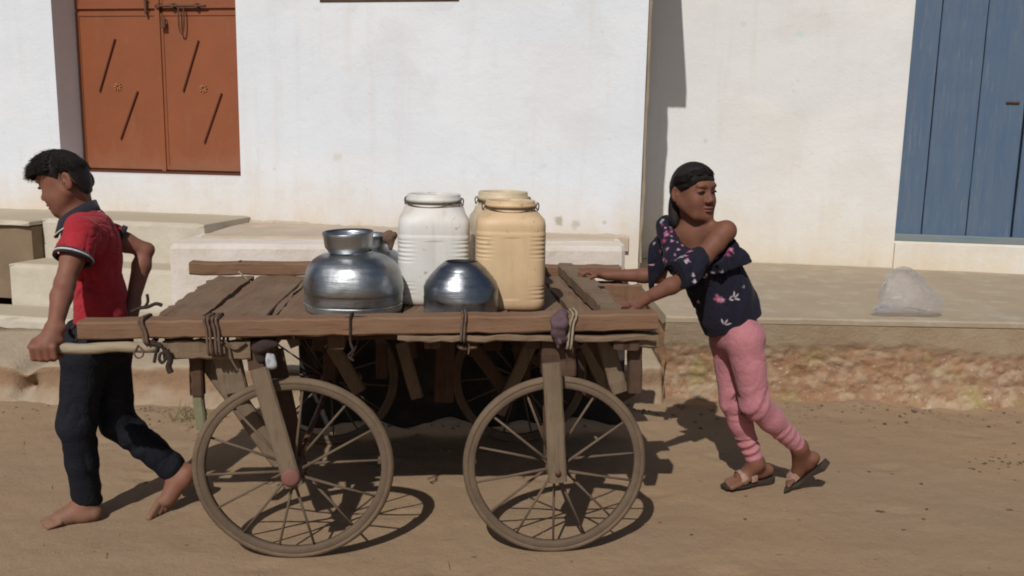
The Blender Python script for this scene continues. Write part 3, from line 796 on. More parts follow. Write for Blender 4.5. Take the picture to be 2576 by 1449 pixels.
# ================================================================== HAND CART
M_beam = mat_wood('sawn_beam_wood', (0.225, 0.128, 0.076), (0.17, 0.094, 0.056), (0.09, 0.047, 0.029), 0, .30)
M_plank = mat_wood('rough_deck_wood', (0.215, 0.138, 0.088), (0.15, 0.09, 0.056), (0.058, 0.033, 0.022), 1, .4)
M_grey = mat_wood('weathered_grey_wood', (0.195, 0.142, 0.095), (0.14, 0.10, 0.067), (0.07, 0.048, 0.032), 2, .5)
M_greyx = mat_wood('weathered_long_wood', (0.21, 0.145, 0.094), (0.15, 0.10, 0.064), (0.07, 0.045, 0.03), 0, .5)
M_pgrey = mat_wood('lichen_grey_wood', (0.23, 0.215, 0.13), (0.17, 0.155, 0.10), (0.10, 0.085, 0.055), 2, .3)
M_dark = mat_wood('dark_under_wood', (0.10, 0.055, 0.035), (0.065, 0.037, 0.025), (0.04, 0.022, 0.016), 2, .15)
M_bamboo = mat_wood('pale_bamboo', (0.36, 0.30, 0.21), (0.29, 0.235, 0.16), (0.20, 0.15, 0.10), 0, .3)
M_wheel = mat_simple('dusty_wheel_iron', (0.150, 0.106, 0.070), (0.100, 0.069, 0.046), 9, .85, .5, 70, dirt=(0.11, 0.08, 0.06), dscale=14, dpos=(.55, .75))
M_tyre = mat_simple('dusty_rubber', (0.180, 0.128, 0.084), (0.125, 0.088, 0.058), 12, .92, .5, 90, dirt=(0.10, 0.075, 0.06), dscale=18, dpos=(.55, .75), spec=.15)
M_hubred = mat_simple('faded_red_paint', (0.22, 0.085, 0.07), (0.15, 0.08, 0.062), 30, .75, .4, 90)
M_rope = mat_simple('old_rope', (0.17, 0.11, 0.075), (0.10, 0.06, 0.045), 60, .95, .6, 200)
M_ropedark = mat_simple('dark_rope', (0.05, 0.032, 0.024), (0.03, 0.02, 0.017), 60, .95, .6, 200)
M_cloth = mat_simple('faded_purple_cloth', (0.13, 0.085, 0.095), (0.09, 0.055, 0.065), 20, .95, .5, 90)
M_rag = mat_simple('white_rag', (0.42, 0.42, 0.44), (0.30, 0.29, 0.30), 20, .95, .4, 60)

cart = thing('hand_cart', 'old wooden four-wheeled hand cart roped together, loaded with pots and cans', 'hand cart', C3(0, .55, 0))
def part(name, pieces, mat, parent=cart, smooth=False):
    mb = MB()
    for p in pieces: mb.add(*p)
    return mb.build(name, mat, parent, smooth)

# near side beam
uL, zL = CU(193, 811, -.03); uR, zR = CU(1657, 790, -.03)
BH = .058; BW = .086
zt = (zL + zR) / 2
wB = -.03 + BW / 2
nb = part('side_beam', [bar(C3(uL, wB, zL - BH / 2), C3(uR, wB, zR - BH / 2), BW, BH, ch=.006, seg=40, wob=.0022)], M_beam)
zd = zt - .034
# thinner board nailed under the beam at the rear end
ua, za = CU(1000, 852, -.02); ub, zb = CU(1650, 836, -.02)
part('under_board', [bar(C3(ua, .005, zt - BH - .012), C3(ub, .005, zt - BH - .014), .065, .020, ch=.004, seg=24, wob=.004)], M_greyx)
# far side beam
fuL, fz1 = CU(475, 661, 1.09); fuR, _ = CU(1532, 660, 1.09); fz0 = CU(475, 692, 1.09)[1]
part('side_beam', [bar(C3(fuL, 1.13, (fz0 + fz1) / 2), C3(fuR + .06, 1.13, (fz0 + fz1) / 2 - .008), .08, max(.05, fz1 - fz0), ch=.006, seg=34, wob=.003)], M_beam)
print('zL zR', zL, zR, 'far', fz0, fz1, 'u', uL, uR, fuL, fuR)

# deck boards, running across the cart
dk0 = CU(362, 800, .06)[0]; dk1 = CU(1612, 772, .12)[0]
edges = [dk0, CU(494, 795, .1)[0], CU(512, 795, .1)[0], CU(684, 793, .1)[0], CU(690, 793, .1)[0]]
us = [(edges[0], edges[1]), (edges[2], edges[3]), (edges[4], edges[4] + .235)]
u_ = edges[4] + .245
while u_ < dk1 - .1:
    w_ = random.uniform(.15, .21); w_ = w_ if u_ + w_ < dk1 - .1 else dk1 - u_; us.append((u_, min(u_ + w_, dk1))); u_ += w_ + random.uniform(.004, .012)
for i, (a, b) in enumerate(us):
    n = 34; rings = []
    for k in range(n + 1):
        t = k / n; w = .060 + (1.078 - .060) * t
        ja = .010 * mnoise.noise(Vector((a * 9, w * 6, 0))) + .006 * mnoise.noise(Vector((a * 9, w * 26, 0)))
        jb = .008 * mnoise.noise(Vector((b * 9, w * 6, 4))) + .005 * mnoise.noise(Vector((b * 9, w * 26, 4)))
        if i == 0: ja += .028 * mnoise.noise(Vector((0, w * 9, 2))) + .016 * mnoise.noise(Vector((0, w * 30, 2))) - .0 * t
        if i in (0, 1): # the wide wedge gap narrows towards the far side
            ja += 0; jb += 0
        zz = zd + .006 * mnoise.noise(Vector((i * 5, w * 2, 9))) + .003 * (i % 3)
        ring = []
        m_ = 9
        for q in range(m_):
            s = q / (m_ - 1); uu = (a + ja) * (1 - s) + (b + jb) * s
            ring.append(C3(uu, w, zz + .004 * mnoise.noise(Vector((uu * 22, w * 7, i))) + .002 * mnoise.noise(Vector((uu * 60, w * 20, i)))))
        ring += [C3(b + jb, w, zz - .024), C3(a + ja, w, zz - .024)]
        rings.append(ring)
    part('deck_board', [loft(rings)], M_plank)
# cross bearers under the deck
for u in (dk0 + .10, -.30, .02, .36, .66, dk1 - .06):
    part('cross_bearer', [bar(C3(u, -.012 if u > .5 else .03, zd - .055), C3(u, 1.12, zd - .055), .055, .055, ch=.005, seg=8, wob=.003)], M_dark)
# bearer board across the top at the rear, the girl pushes against it
r0 = CU(1533, 768, .10); r1 = CU(1428, 684, 1.05)
zr = zd + .030
part('push_rail', [bar(C3(r0[0], .085, zr + .004), C3(r1[0], 1.14, max(zr, r1[1] - .02)), .072, .052, ch=.007, seg=24, wob=.003)], M_greyx)
a, b = CU(1448, 742, 1.02), CU(1614, 745, 1.02)
part('tail_board', [bar(C3(a[0], 1.03, (a[1] + b[1]) / 2), C3(b[0], 1.03, (a[1] + b[1]) / 2 - .004), .03, .105, ch=.005, seg=14, wob=.003)], M_beam)
# handle pole lashed under the beam
hu0, hz0 = CU(92, 878, -.012); hu1, hz1 = CU(398, 872, -.012)
HPOLE = [C3(hu0, -.012, hz0), C3((hu0 + hu1) / 2, -.012, (hz0 + hz1) / 2 + .004), C3(hu1, -.012, hz1)]
part('handle_pole', [tube([C3(hu0 + (hu1 - hu0) * i / 12, -.012, hz0 + (hz1 - hz0) * i / 12 + .003 * math.sin(i)) for i in range(13)], [.0175 + .0012 * (i % 3 == 0) for i in range(13)], 12)], M_bamboo, smooth=True)
# side board hanging under the beam at the front
a, b = CU(412, 880, .01), CU(632, 878, .01)
part('side_board', [bar(C3(a[0], .012, a[1]), C3(b[0], .012, b[1]), .034, .062, ch=.005, seg=12, wob=.004)], M_greyx)
# dark posts and braces
def strut(name, x0, y0, x1, y1, w, wd, th, mat, w2=None):
    a = CU(x0, y0, w); b = CU(x1, y1, w if w2 is None else w2)
    P, Q = C3(a[0], w, a[1]), C3(b[0], w if w2 is None else w2, b[1])
    return part(name, [bar(P, Q, wd, th, up=cw, ch=.006, seg=5, wob=.0018)], mat)
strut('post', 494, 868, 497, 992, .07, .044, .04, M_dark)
strut('post', 499, 985, 508, 1078, .075, .034, .03, M_pgrey)
strut('brace', 520, 898, 706, 1160, .11, .066, .028, M_grey)
strut('post', 562, 866, 592, 985, .055, .088, .030, M_grey)
strut('bolster', 660, 852, 664, 925, .045, .09, .08, M_dark)
strut('bolster', 1402, 848, 1403, 940, .045, .115, .08, M_dark)
strut('post', 1596, 838, 1597, 985, .055, .046, .045, M_dark)
strut('brace', 1520, 850, 1560, 985, .10, .06, .03, M_grey)
strut('brace', 1490, 850, 1580, 1000, .30, .06, .03, M_dark)
strut('end_block', 1562, 853, 1652, 855, .02, .05, .045, M_greyx)
# far side posts
for x0, y0, x1, y1, wd, mt in ((610, 730, 612, 860, .06, M_dark), (690, 745, 745, 870, .05, M_grey), (820, 745, 800, 880, .06, M_dark), (1010, 745, 1040, 900, .05, M_dark), (1240, 745, 1238, 880, .09, M_dark), (1480, 745, 1500, 940, .06, M_dark)):
    strut('post', x0, y0, x1, y1, 1.08, wd, .04, mt)
for x0, y0, x1, y1, w, wd, mt in ((1010, 862, 1050, 1000, .62, .05, M_grey), (1120, 858, 1118, 1010, .7, .08, M_dark), (1180, 858, 1290, 1010, .75, .055, M_dark), (1340, 858, 1255, 1040, .7, .05, M_grey), (830, 862, 905, 985, .6, .055, M_grey), (960, 862, 960, 950, .8, .05, M_dark), (1470, 862, 1540, 1010, .65, .05, M_grey), (1290, 870, 1500, 1000, .9, .04, M_dark)):
    strut('brace', x0, y0, x1, y1, w, wd, .03, mt)
# long boards under the deck between the sides
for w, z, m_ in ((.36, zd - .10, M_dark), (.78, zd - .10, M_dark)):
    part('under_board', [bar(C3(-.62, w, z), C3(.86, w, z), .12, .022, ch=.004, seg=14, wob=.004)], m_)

# dark sheet added behind the far wheels to deepen the shade under the deck
M_shade_sheet = mat_simple('dark_shade_sheet', (0.040, 0.034, 0.030), (0.024, 0.023, 0.022), 6, .95, .5, 40, dirt=(0.075, 0.055, 0.042), dscale=5)
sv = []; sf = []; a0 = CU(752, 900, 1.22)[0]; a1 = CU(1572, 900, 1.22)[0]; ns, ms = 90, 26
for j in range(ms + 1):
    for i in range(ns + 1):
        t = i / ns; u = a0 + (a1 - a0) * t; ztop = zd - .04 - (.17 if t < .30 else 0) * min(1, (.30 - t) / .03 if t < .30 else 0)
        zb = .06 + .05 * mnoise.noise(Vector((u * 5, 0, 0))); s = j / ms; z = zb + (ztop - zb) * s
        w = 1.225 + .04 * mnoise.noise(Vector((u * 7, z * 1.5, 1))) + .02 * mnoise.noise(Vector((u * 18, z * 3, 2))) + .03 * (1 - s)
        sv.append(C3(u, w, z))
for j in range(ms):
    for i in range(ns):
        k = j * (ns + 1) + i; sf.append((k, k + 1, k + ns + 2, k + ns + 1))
sk_o = link_mesh('shade_sheet', sv, sf, M_shade_sheet, cart); sm_ = sk_o.modifiers.new('thick', 'SOLIDIFY'); sm_.thickness = .008

# wheels
def wheel(u, w, squash, rot, r=.318):
    c = C3(u, w, r - .002)
    def ring(prof, n=72):
        rings = []
        for i in range(n):
            a = 2 * math.pi * i / n; d = cu * math.cos(a) * squash + np.array([0, 0, 1]) * math.sin(a)
            wob = .0025 * math.sin(2 * a + rot) ; rr = .0015 * math.sin(3 * a + rot)
            rings.append([c + d * (p + rr) + cw * (q + wob) for p, q in prof])
        v, f = loft(rings, closed=True); return v, f
    whl = part('wheel', [ring([(.277, -.011), (.282, -.013), (.296, -.0145), (.300, -.012), (.300, .012), (.296, .0145), (.282, .013), (.277, .011)])], M_wheel, smooth=True)
    T = []
    for k in range(9):
        a = math.pi * (k / 8 - .5) ; T.append((.302 + .016 * math.cos(a), .0165 * math.sin(a)))
    T += [(.297, .012), (.297, -.012)]
    part('tyre', [ring(T)], M_tyre, whl, True)
    # hub: barrel with two flanges
    prof = [(.0, -.055), (.018, -.055), (.020, -.05), (.020, -.036), (.036, -.034), (.036, -.026), (.024, -.022), (.024, .022), (.036, .026), (.036, .034), (.020, .036), (.020, .055), (0, .055)]
    rings = [[c + (cu * math.cos(2 * math.pi * j / 20) + np.array([0, 0, 1]) * math.sin(2 * math.pi * j / 20)) * p + cw * q for j in range(20)] for p, q in prof]
    part('hub', [loft(rings, cap=False)], M_wheel, whl, True)
    N = 14
    for k in range(N):
        a = 2 * math.pi * (k + .5 * 0) / N + rot + random.uniform(-.06, .06); side = -1 if k % 2 else 1
        d0 = cu * math.cos(a + .12 * side) + np.array([0, 0, 1]) * math.sin(a + .12 * side)
        d1 = cu * math.cos(a) * squash + np.array([0, 0, 1]) * math.sin(a)
        part('spoke', [tube([c + d0 * .030 + cw * .030 * side, c + (d0 * .030 + d1 * .281) / 2 + cw * .017 * side + cw * random.uniform(-.003, .003), c + d1 * .281 + cw * .003 * side], [.0056, .0046, .0040], 7)], M_wheel, whl, True)
    return c, whl
wl_, _w1 = wheel(-.4418, 0.0, 1.05, .05)
wr_, _w2 = wheel(.4418, 0.0, 1.0, .18)
wheel(-.455, 1.14, 1.0, .3); wheel(.43, 1.14, 1.0, .45)
# fork planks: one leaning, one upright
def fork(x0, y0, cpt, w, wd, th, mat, over=.035):
    a = CU(x0, y0, w); P = C3(a[0], w, a[1]); Q = cpt + cw * w; d = unit(Q - P)
    return part('fork_plank', [bar(P, Q + d * over, wd, th, up=cw, ch=.006, seg=6, wob=.0014)], mat)
fork(652, 928, wl_, -.068, .060, .022, M_grey)
fork(1388, 915, wr_, -.068, .062, .024, M_grey)
fork(1388, 900, wr_, .068, .062, .024, M_dark)
fork(690, 880, wl_, .068, .058, .022, M_dark)
for c in (wl_, wr_):
    far = c + cw * 1.22; near = c - cw * .085
    part('axle', [tube([near, far], .011, 10)], M_iron, smooth=True)
hc = wl_ - cw * .081
rings = [[hc + (cu * math.cos(2 * math.pi * j / 18) + np.array([0, 0, 1]) * math.sin(2 * math.pi * j / 18)) * p - cw * q for j in range(18)] for p, q in ((.0, .009), (.020, .009), (.028, .006), (.031, .0), (.031, -.004))]
part('hub_cap', [loft(rings, cap=False)], M_hubred, smooth=True)
for c in (wl_, wr_):
    for s in (.068, -.068):
        P = c + cw * (1.14 + s); part('fork_plank', [bar(P + np.array([0, 0, .40]), P - np.array([0, 0, .04]), .06, .022, up=cw, ch=.005, seg=8, wob=.003)], M_dark)

# lashings
def lash(name, x, y, turns, lean, mat, r=.0048, low=.0, hang=0.0, w0=None):
    u, _ = CU(x, y, -.03); pts = []
    zt_ = zL + (zR - zL) * (u - uL) / (uR - uL)
    for t in range(turns):
        du = (t - turns / 2) * .011 + random.uniform(-.003, .003); g = .006 + .003 * (t % 2)
        pts += [C3(u + du + lean, wB + BW / 2 + g, zt_ + .002), C3(u + du + lean * .9, wB, zt_ + g), C3(u + du + lean * .8, wB - BW / 2 - g * .3, zt_ + g), C3(u + du + lean * .7, wB - BW / 2 - g, zt_ - .006),
                C3(u + du, wB - BW / 2 - g, zt_ - BH * .55), C3(u + du - lean * .5, wB - BW / 2 - g, zt_ - BH - low), C3(u + du - lean * .6 + .004, wB, zt_ - BH - g - low), C3(u + du + .006, wB + BW / 2 + g, zt_ - BH - low), C3(u + du + .006 + lean * .5, wB + BW / 2 + g, zt_ - BH * .5)]
    if hang:
        e = pts[-4]
        pts = pts[:-3] + [e + np.array([.01, -.012, -hang * .4]), e + np.array([-.006, -.004, -hang * .75]), e + np.array([.012, -.01, -hang])]
    return part(name, [tube(spline(pts, 5), r, 6)], mat, smooth=True)
lash('rope', 368, 825, 2, -.012, M_rope, .005, .012, .0)
lash('rope', 540, 825, 4, -.008, M_rope, .0045, .05)
lash('rope', 885, 825, 1, .0, M_ropedark, .0042, .02, .06)
lash('rope', 1168, 825, 2, .004, M_rope, .0045, .02)
lash('rope', 1440, 815, 2, .012, M_bamboo, .0045, .05)
# loose rope ends and loops
def cord(pts, r, mat, w=-.03):
    return part('rope', [tube(spline([C3(CU(x, y, ww)[0], ww, CU(x, y, ww)[1]) for x, y, ww in [(p + (w,))[:3] if len(p) == 2 else p for p in pts]], 6), r, 6)], mat, smooth=True)
cord([(348, 868), (338, 888), (345, 900), (358, 897), (360, 884), (352, 872)], .0030, M_rope)
cord([(384, 856), (396, 872), (392, 890), (388, 912)], .0055, M_ropedark)
cord([(400, 862), (413, 880), (420, 893), (410, 912), (401, 905), (404, 890), (415, 886)], .0052, M_ropedark)
cord([(418, 880), (428, 905), (424, 922), (430, 938)], .0100, M_ropedark)
cord([(366, 850), (377, 862), (392, 866), (408, 872)], .007, M_ropedark)
cord([(188, 820), (176, 832), (182, 845), (195, 852), (186, 862)], .0060, M_ropedark, .03)
cord([(330, 785), (352, 775), (372, 772), (392, 764), (408, 768)], .0065, M_ropedark, .10)
cord([(366, 770), (372, 758), (370, 740)], .005, M_ropedark, .1)
cord([(840, 850), (820, 880), (792, 925), (770, 935)], .0035, M_ropedark, .25)
cord([(905, 845), (892, 880), (880, 905)], .0032, M_ropedark, .02)
cord([(600, 683), (625, 705), (648, 722)], .0045, M_bamboo, .98)
cord([(596, 684), (600, 660), (608, 656)], .005, M_rope, 1.10)
cord([(672, 795, .12), (700, 765, .4), (740, 728, .7), (762, 706, .95)], .0055, M_ropedark)
cord([(858, 800), (900, 797), (935, 800), (950, 808)], .0035, M_ropedark, -.0)
cord([(1150, 868), (1165, 876), (1200, 872)], .007, M_rope, .0)
cord([(1175, 850), (1180, 872), (1178, 892)], .003, M_rope, -.01)
cord([(1415, 850), (1440, 885), (1470, 935)], .006, M_ropedark, .05)
cord([(1420, 905), (1450, 885), (1462, 880)], .006, M_ropedark, .05)
cord([(760, 862), (775, 885), (800, 925)], .006, M_ropedark, .15)
cord([(545, 855), (575, 875), (583, 905), (600, 935)], .0035, M_rope, -.015)
cord([(560, 852), (590, 878), (618, 862)], .0045, M_rope, -.015)
def blob(name, ells, seed, mat, amp=.006, sc=70):
    fld = Field()
    for c, r in ells: fld.ell(c, r, k=.02)
    fld.ripple(lambda P: amp * wrinkle(P, sc, seed))
    v, f = fld.mesh(.004); return link_mesh(name, v, f, mat, cart)
def CP(x, y, w): u, z = CU(x, y, w); return C3(u, w, z)
blob('cloth_knot', [(CP(1408, 805, -.045), (.022, .022, .034)), (CP(1404, 832, -.045), (.017, .02, .028)), (CP(1412, 795, -.01), (.022, .045, .014)), (CP(1420, 850, -.03), (.016, .02, .018)), (CP(1396, 818, -.05), (.012, .012, .03)), (CP(1418, 815, -.05), (.010, .012, .034)), (CP(1406, 862, -.04), (.010, .012, .02))], 3, M_cloth, .008, 85)
blob('rag', [(CP(672, 905, -.06), (.008, .010, .018)), (CP(682, 922, -.06), (.014, .012, .010)), (CP(688, 905, -.05), (.007, .010, .020))], 8, M_rag, .007, 90)
blob('dark_cloth', [(CP(652, 875, -.05), (.030, .02, .020)), (CP(680, 866, -.04), (.026, .02, .013)), (CP(655, 900, -.04), (.016, .014, .026))], 12, M_ropedark, .008, 60)

# ================================================================== POTS AND CANS
def mat_steel(name, c1, c2, rough):
    m = NT(name); v = m.coord()
    c = m.mix(m.ramp(m.noise(v, 6, 6, .65), [(0.35, 0.0), (0.7, 1.0)]), c1, c2)
    r = m.ramp(m.noise(m.coord((1, 1, 6)), 9, 6, .65), [(0.3, rough), (0.75, rough + .16)])
    dents = m.math('ADD', m.noise(v, 9, 3, .5), m.math('MULTIPLY', m.noise(m.coord((1, 1, 14)), 6, 4, .6), .25))
    m.bump(dents, .18, .03)
    # a veil of dust near the foot
    sx = m.new('ShaderNodeSeparateXYZ'); m.l(m.coord(), sx.inputs[0])
    d = m.ramp(m.math('ADD', m.math('MULTIPLY', sx.outputs[2], 8), m.noise(v, 12, 6, .6)), [(0.4, .75), (1.0, .0)])
    mm = m.out(c, r, 1.0, .5); m.l(m.math('SUBTRACT', 1.0, m.math('MULTIPLY', d, .5)), m.b.inputs['Metallic'])
    return mm
M_steel = mat_steel('dull_steel', (0.42, 0.44, 0.45), (0.27, 0.28, 0.29), .33)
M_steel2 = mat_steel('dark_steel', (0.33, 0.345, 0.37), (0.22, 0.23, 0.245), .26)
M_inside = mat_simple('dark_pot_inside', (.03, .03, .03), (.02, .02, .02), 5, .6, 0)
def potbody(name, prof, c, mat, parent, n=64, tilt=(0, 0, 0), dent=.0, seed=0):
    v, f = lathe(prof, c, n, tilt)
    if dent:
        v = [p + unit(np.array([p[0] - c[0], p[1] - c[1], 0])) * dent * mnoise.noise(Vector(((p[0] - c[0]) * 9 + seed, (p[1] - c[1]) * 9, (p[2] - c[2]) * 9))) for p in map(np.asarray, v)]
    mb = MB(); mb.add(v, f); return mb.build(name, mat, parent, True)
def smooth_prof(p, n=6):
    q = spline([(a, b, 0) for a, b in p], n); return [(max(0, x[0]), x[1]) for x in q]

PR = .176; pw = .060 + .012 + PR
pu, _ = CU(889, 740, pw); pc = C3(pu, pw, zd + .006)
zz = lambda x, y, w: CU(x, y, w)[1] - (zd + .006)
V = lambda v: (600 + v / 1.8225) / 1.4907
H = lambda v: zz(889, V(v), pw)
h1, h2, h3, h4, h5 = H(850), H(640), H(618), H(578), H(492)
pot = thing('water_pot', 'large dented steel water pot with a wide flared rim, nearest the boy on the cart', 'pot', pc, 'steel water pots on the cart')
prof = [(.0, .004), (.13, .0), (.158, .003), (.168, .012), (.172, .030), (.1705, .034), (.1745, .040), (PR, .07), (PR + .002, h1 - .02), (PR + .001, h1), (.169, H(790)), (.156, H(730)), (.140, H(690)), (.114, H(654)), (.090, H(642)), (.076, h2 + .004), (.070, h3)]
potbody('pot_body', smooth_prof(prof, 4), pc, M_steel, pot, dent=.011, seed=2)
rim = [(.070, h3 - .002), (.077, h3 + .008), (.083, h4 - .004), (.0835, h4 + .001), (.087, h5 - .012), (.090, h5), (.087, h5 + .003), (.083, h5 - .012), (.076, h4 - .008), (.063, h3 + .0), (.062, h3 - .03), (.10, h3 - .06), (.13, h1), (.0, .05)]
v, f = lathe(rim, pc + np.array([-.006, 0, 0]), 64, (0.03, -.03, 0)); mb = MB(); mb.add(v, f[:-1]); mb.build('rim', M_steel, pot, True)
# second big pot right behind it
pw2 = .60; pu2, _ = CU(925, 700, pw2); pc2 = C3(pu2, pw2, zd + .006)
pot2 = thing('water_pot', 'steel water pot half hidden behind the large flared pot, a rag on its rim', 'pot', pc2, 'steel water pots on the cart')
g1, g2, g3 = zz(930, 690, pw2), zz(930, 622, pw2), zz(930, 590, pw2)
prof = [(.0, .004), (.14, .0), (.175, .02), (.19, .08), (.192, g1), (.17, g1 + (g2 - g1) * .4), (.13, g1 + (g2 - g1) * .75), (.085, g2), (.072, g2 + .012), (.076, g3 - .012), (.090, g3), (.084, g3), (.07, g3 - .02), (.066, g2), (.10, g1 + .02), (0, .05)]
v, f = lathe(smooth_prof(prof, 4), pc2, 56); mb = MB(); mb.add(v, f[:-1]); mb.build('pot_body', M_steel, pot2, True)
fld = Field(); e = pc2 + np.array([.085, -.035, g3 - .005])
fld.ell(e, (.030, .022, .022), k=.02).ell(e + (.018, -.004, .010), (.022, .018, .012), k=.02).ell(e + (.012, -.006, -.028), (.012, .012, .024), k=.02).ripple(lambda P: .006 * wrinkle(P, 90, 4))
v, f = fld.mesh(.004); link_mesh('rag', v, f, M_rope, pot2)
# small pot without a rim
SR = .133; sw = .060 + .008 + SR; su, _ = CU(1160, 750, sw); sc3 = C3(su, sw, zd + .006)
k1, k2 = zz(1160, 716, sw), zz(1157, 668, sw)
spot = thing('water_pot', 'small dark steel water pot with a narrow open mouth and no rim', 'pot', sc3, 'steel water pots on the cart')
K = lambda v: zz(1160, V(v), sw)
k1, k2 = K(852), K(692)
prof = [(.0, .004), (.11, 0), (.127, .004), (.131, .012), (SR, .03), (SR, k1 - .050), (SR + .002, k1 - .044), (SR, k1 - .038), (SR + .001, k1 - .006), (SR - .003, k1 + .002), (.126, K(828)), (.113, K(800)), (.1125, K(796)), (.100, K(773)), (.0992, K(769)), (.087, K(745)), (.0862, K(741)), (.060, k2 - .002), (.056, k2)]
potbody('pot_body', prof, sc3, M_steel2, spot, dent=.007, seed=5)
v, f = lathe([(.056, k2), (.050, k2 - .002), (.06, k2 - .02), (.10, k1), (.0, .05)], sc3, 48); mb = MB(); mb.add(v, f[:-1]); mb.build('pot_inside', M_inside, spot, True)

def mat_can(name, c1, c2, stain, amt):
    m = NT(name); v = m.coord()
    c = m.mix(m.ramp(m.noise(v, 5, 6, .6), [(0.35, 0.0), (0.7, 1.0)]), c1, c2)
    sx = m.new('ShaderNodeSeparateXYZ'); m.l(m.coord(), sx.inputs[0])
    h = m.math('ADD', m.math('MULTIPLY', sx.outputs[2], -7), m.math('MULTIPLY', m.noise(v, 9, 7, .65), 1.4))
    c = m.mix(m.ramp(h, [(-.1, 0.0), (1.0, amt)]), c, stain)
    c = m.mix(m.ramp(m.noise(m.coord((6, 6, .8)), 3, 7, .7), [(0.52, 0.0), (0.75, amt)]), c, stain)
    c = m.mix(m.ramp(m.noise(v, 30, 4, .6), [(0.66, 0.0), (0.72, amt)]), c, tuple(x * .55 for x in stain))
    m.bump(m.noise(v, 14, 5, .6), .12, .01)
    m.b.inputs['Subsurface Weight'].default_value = .08; m.b.inputs['Subsurface Radius'].default_value = (.02, .012, .008)
    return m.out(c, .5, 0, .35)
M_canW = mat_can('white_plastic', (0.66, 0.65, 0.62), (0.60, 0.58, 0.53), (0.42, 0.34, 0.24), .55)
M_canO = mat_can('tan_plastic', (0.62, 0.455, 0.275), (0.55, 0.39, 0.225), (0.40, 0.25, 0.15), .55)
M_canC = mat_can('cream_plastic', (0.60, 0.50, 0.34), (0.54, 0.44, 0.29), (0.40, 0.28, 0.18), .5)
M_wire = mat_simple('rusty_wire', (0.16, 0.11, 0.075), (0.08, 0.05, 0.035), 40, .6, .3, 100, metal=.4)
def can(label, x, w, half, ys, nr, mat, wire_side, rot=.12, n=72):
    """ys: photo heights of shoulder line, shoulder top, neck base, neck top at the can's own distance"""
    u, _ = CU(x, 700, w); c = C3(u, w, zd + .006)
    a, b, d, e = [CU(x, y, w)[1] - (zd + .006) for y in ys]
    t = thing('plastic_can', label, 'can', c, 'plastic water cans on the cart')
    prof = [(half * .90, 0.0), (half * .97, .008), (half, .022)]
    for z in np.arange(.03, a - .004, .0032): prof.append((half, z))
    prof += [(half * 1.0, a), (half * .985, a + .004), (half * .99, a + .010), (half * .99, a + (b - a) * .6), (half * .965, b), (half * .88, b + (d - b) * .4), (nr * 1.12, d - .005), (nr * 1.02, d), (nr, d + .004), (nr, d + (e - d) * .35), (nr * 1.05, d + (e - d) * .42), (nr * 1.05, d + (e - d) * .62), (nr, d + (e - d) * .68), (nr, e - .006), (nr * .97, e), (nr * .90, e), (nr * .87, e - .006), (nr * .86, d + .01), (nr * .9, d - .02)]
    rings = []
    for r, z in prof:
        ring = []
        sqz = 3.2 * min(1, max(0, (d - .004 - z) / max(.01, (d - b))))
        for j in range(n):
            al = 2 * math.pi * j / n; k = (abs(math.cos(al)) ** (2 + sqz) + abs(math.sin(al)) ** (2 + sqz)) ** (-1 / (2 + sqz))
            rr = r * k
            cor = abs(math.sin(2 * al)) ** 1.5
            if cor > .72 and .03 < z < a - .008 and r == half:
                for zc0, nrib in ((a - .052, 5), (.05, 4)):
                    if abs(z - zc0) < .040: rr -= .0034 * min(1, (cor - .72) * 4) * (.5 - .5 * math.cos((z - zc0) * 2 * math.pi / .016))
            if cor < .35 and .04 < z < a - .016 and r == half: rr -= .0022
            ring.append(c + np.array([rr * math.cos(al + rot), rr * math.sin(al + rot), z]))
        rings.append(ring)
    v, f = loft(rings, cap=False); f.append(tuple(range(n - 1, -1, -1)))
    mb = MB(); mb.add(v, f); mb.build('can_body', mat, t, True)
    v, f = lathe([(0.0, d - .03), (nr * .95, d - .03)], c, 40); mb = MB(); mb.add(v, f[:-1]); mb.build('water', M_inside, t, True)
    # wire bail round the neck
    z = d + (e - d) * .30; pts = [c + np.array([(nr + .003) * math.cos(q), (nr + .003) * math.sin(q), z]) for q in np.linspace(0, 2 * math.pi, 40)]
    mb = MB(); mb.add(*tube(pts, .0022, 6))
    for q in (wire_side, wire_side + math.pi):
        p = c + np.array([(nr + .003) * math.cos(q), (nr + .003) * math.sin(q), z]); o = np.array([math.cos(q), math.sin(q), 0])
        mb.add(*tube(spline([p, p + o * .007 + (0, 0, -.012), p + o * .010 + (0, 0, .010), p + o * .002 + (0, 0, .018)], 4), .0026, 6))
    pts = [c + np.array([(nr + .006) * math.cos(wire_side + q), (nr + .006) * math.sin(wire_side + q), z + .016 - .030 * math.sin(q)]) for q in np.linspace(0.1, math.pi - .1, 22)]
    mb.add(*tube(pts, .0022, 6))
    mb.build('wire_handle', M_wire, t, True)
    return t
can('white plastic can with ribbed corners, standing between the big pot and the tan can', 1091, .46, .134, (587, 547, 517, 487), .100, M_canW, math.pi * .95, .10)
can('tan plastic can with a wire handle round its neck', 1281, .36, .1275, (579, 548, 528, 503), .0915, M_canO, math.pi * 1.02, .06)
can('cream plastic can hidden behind the tan one, only its open neck and shoulder showing', 1262, .72, .132, (585, 545, 516, 481), .101, M_canC, math.pi * 1.05, .2)
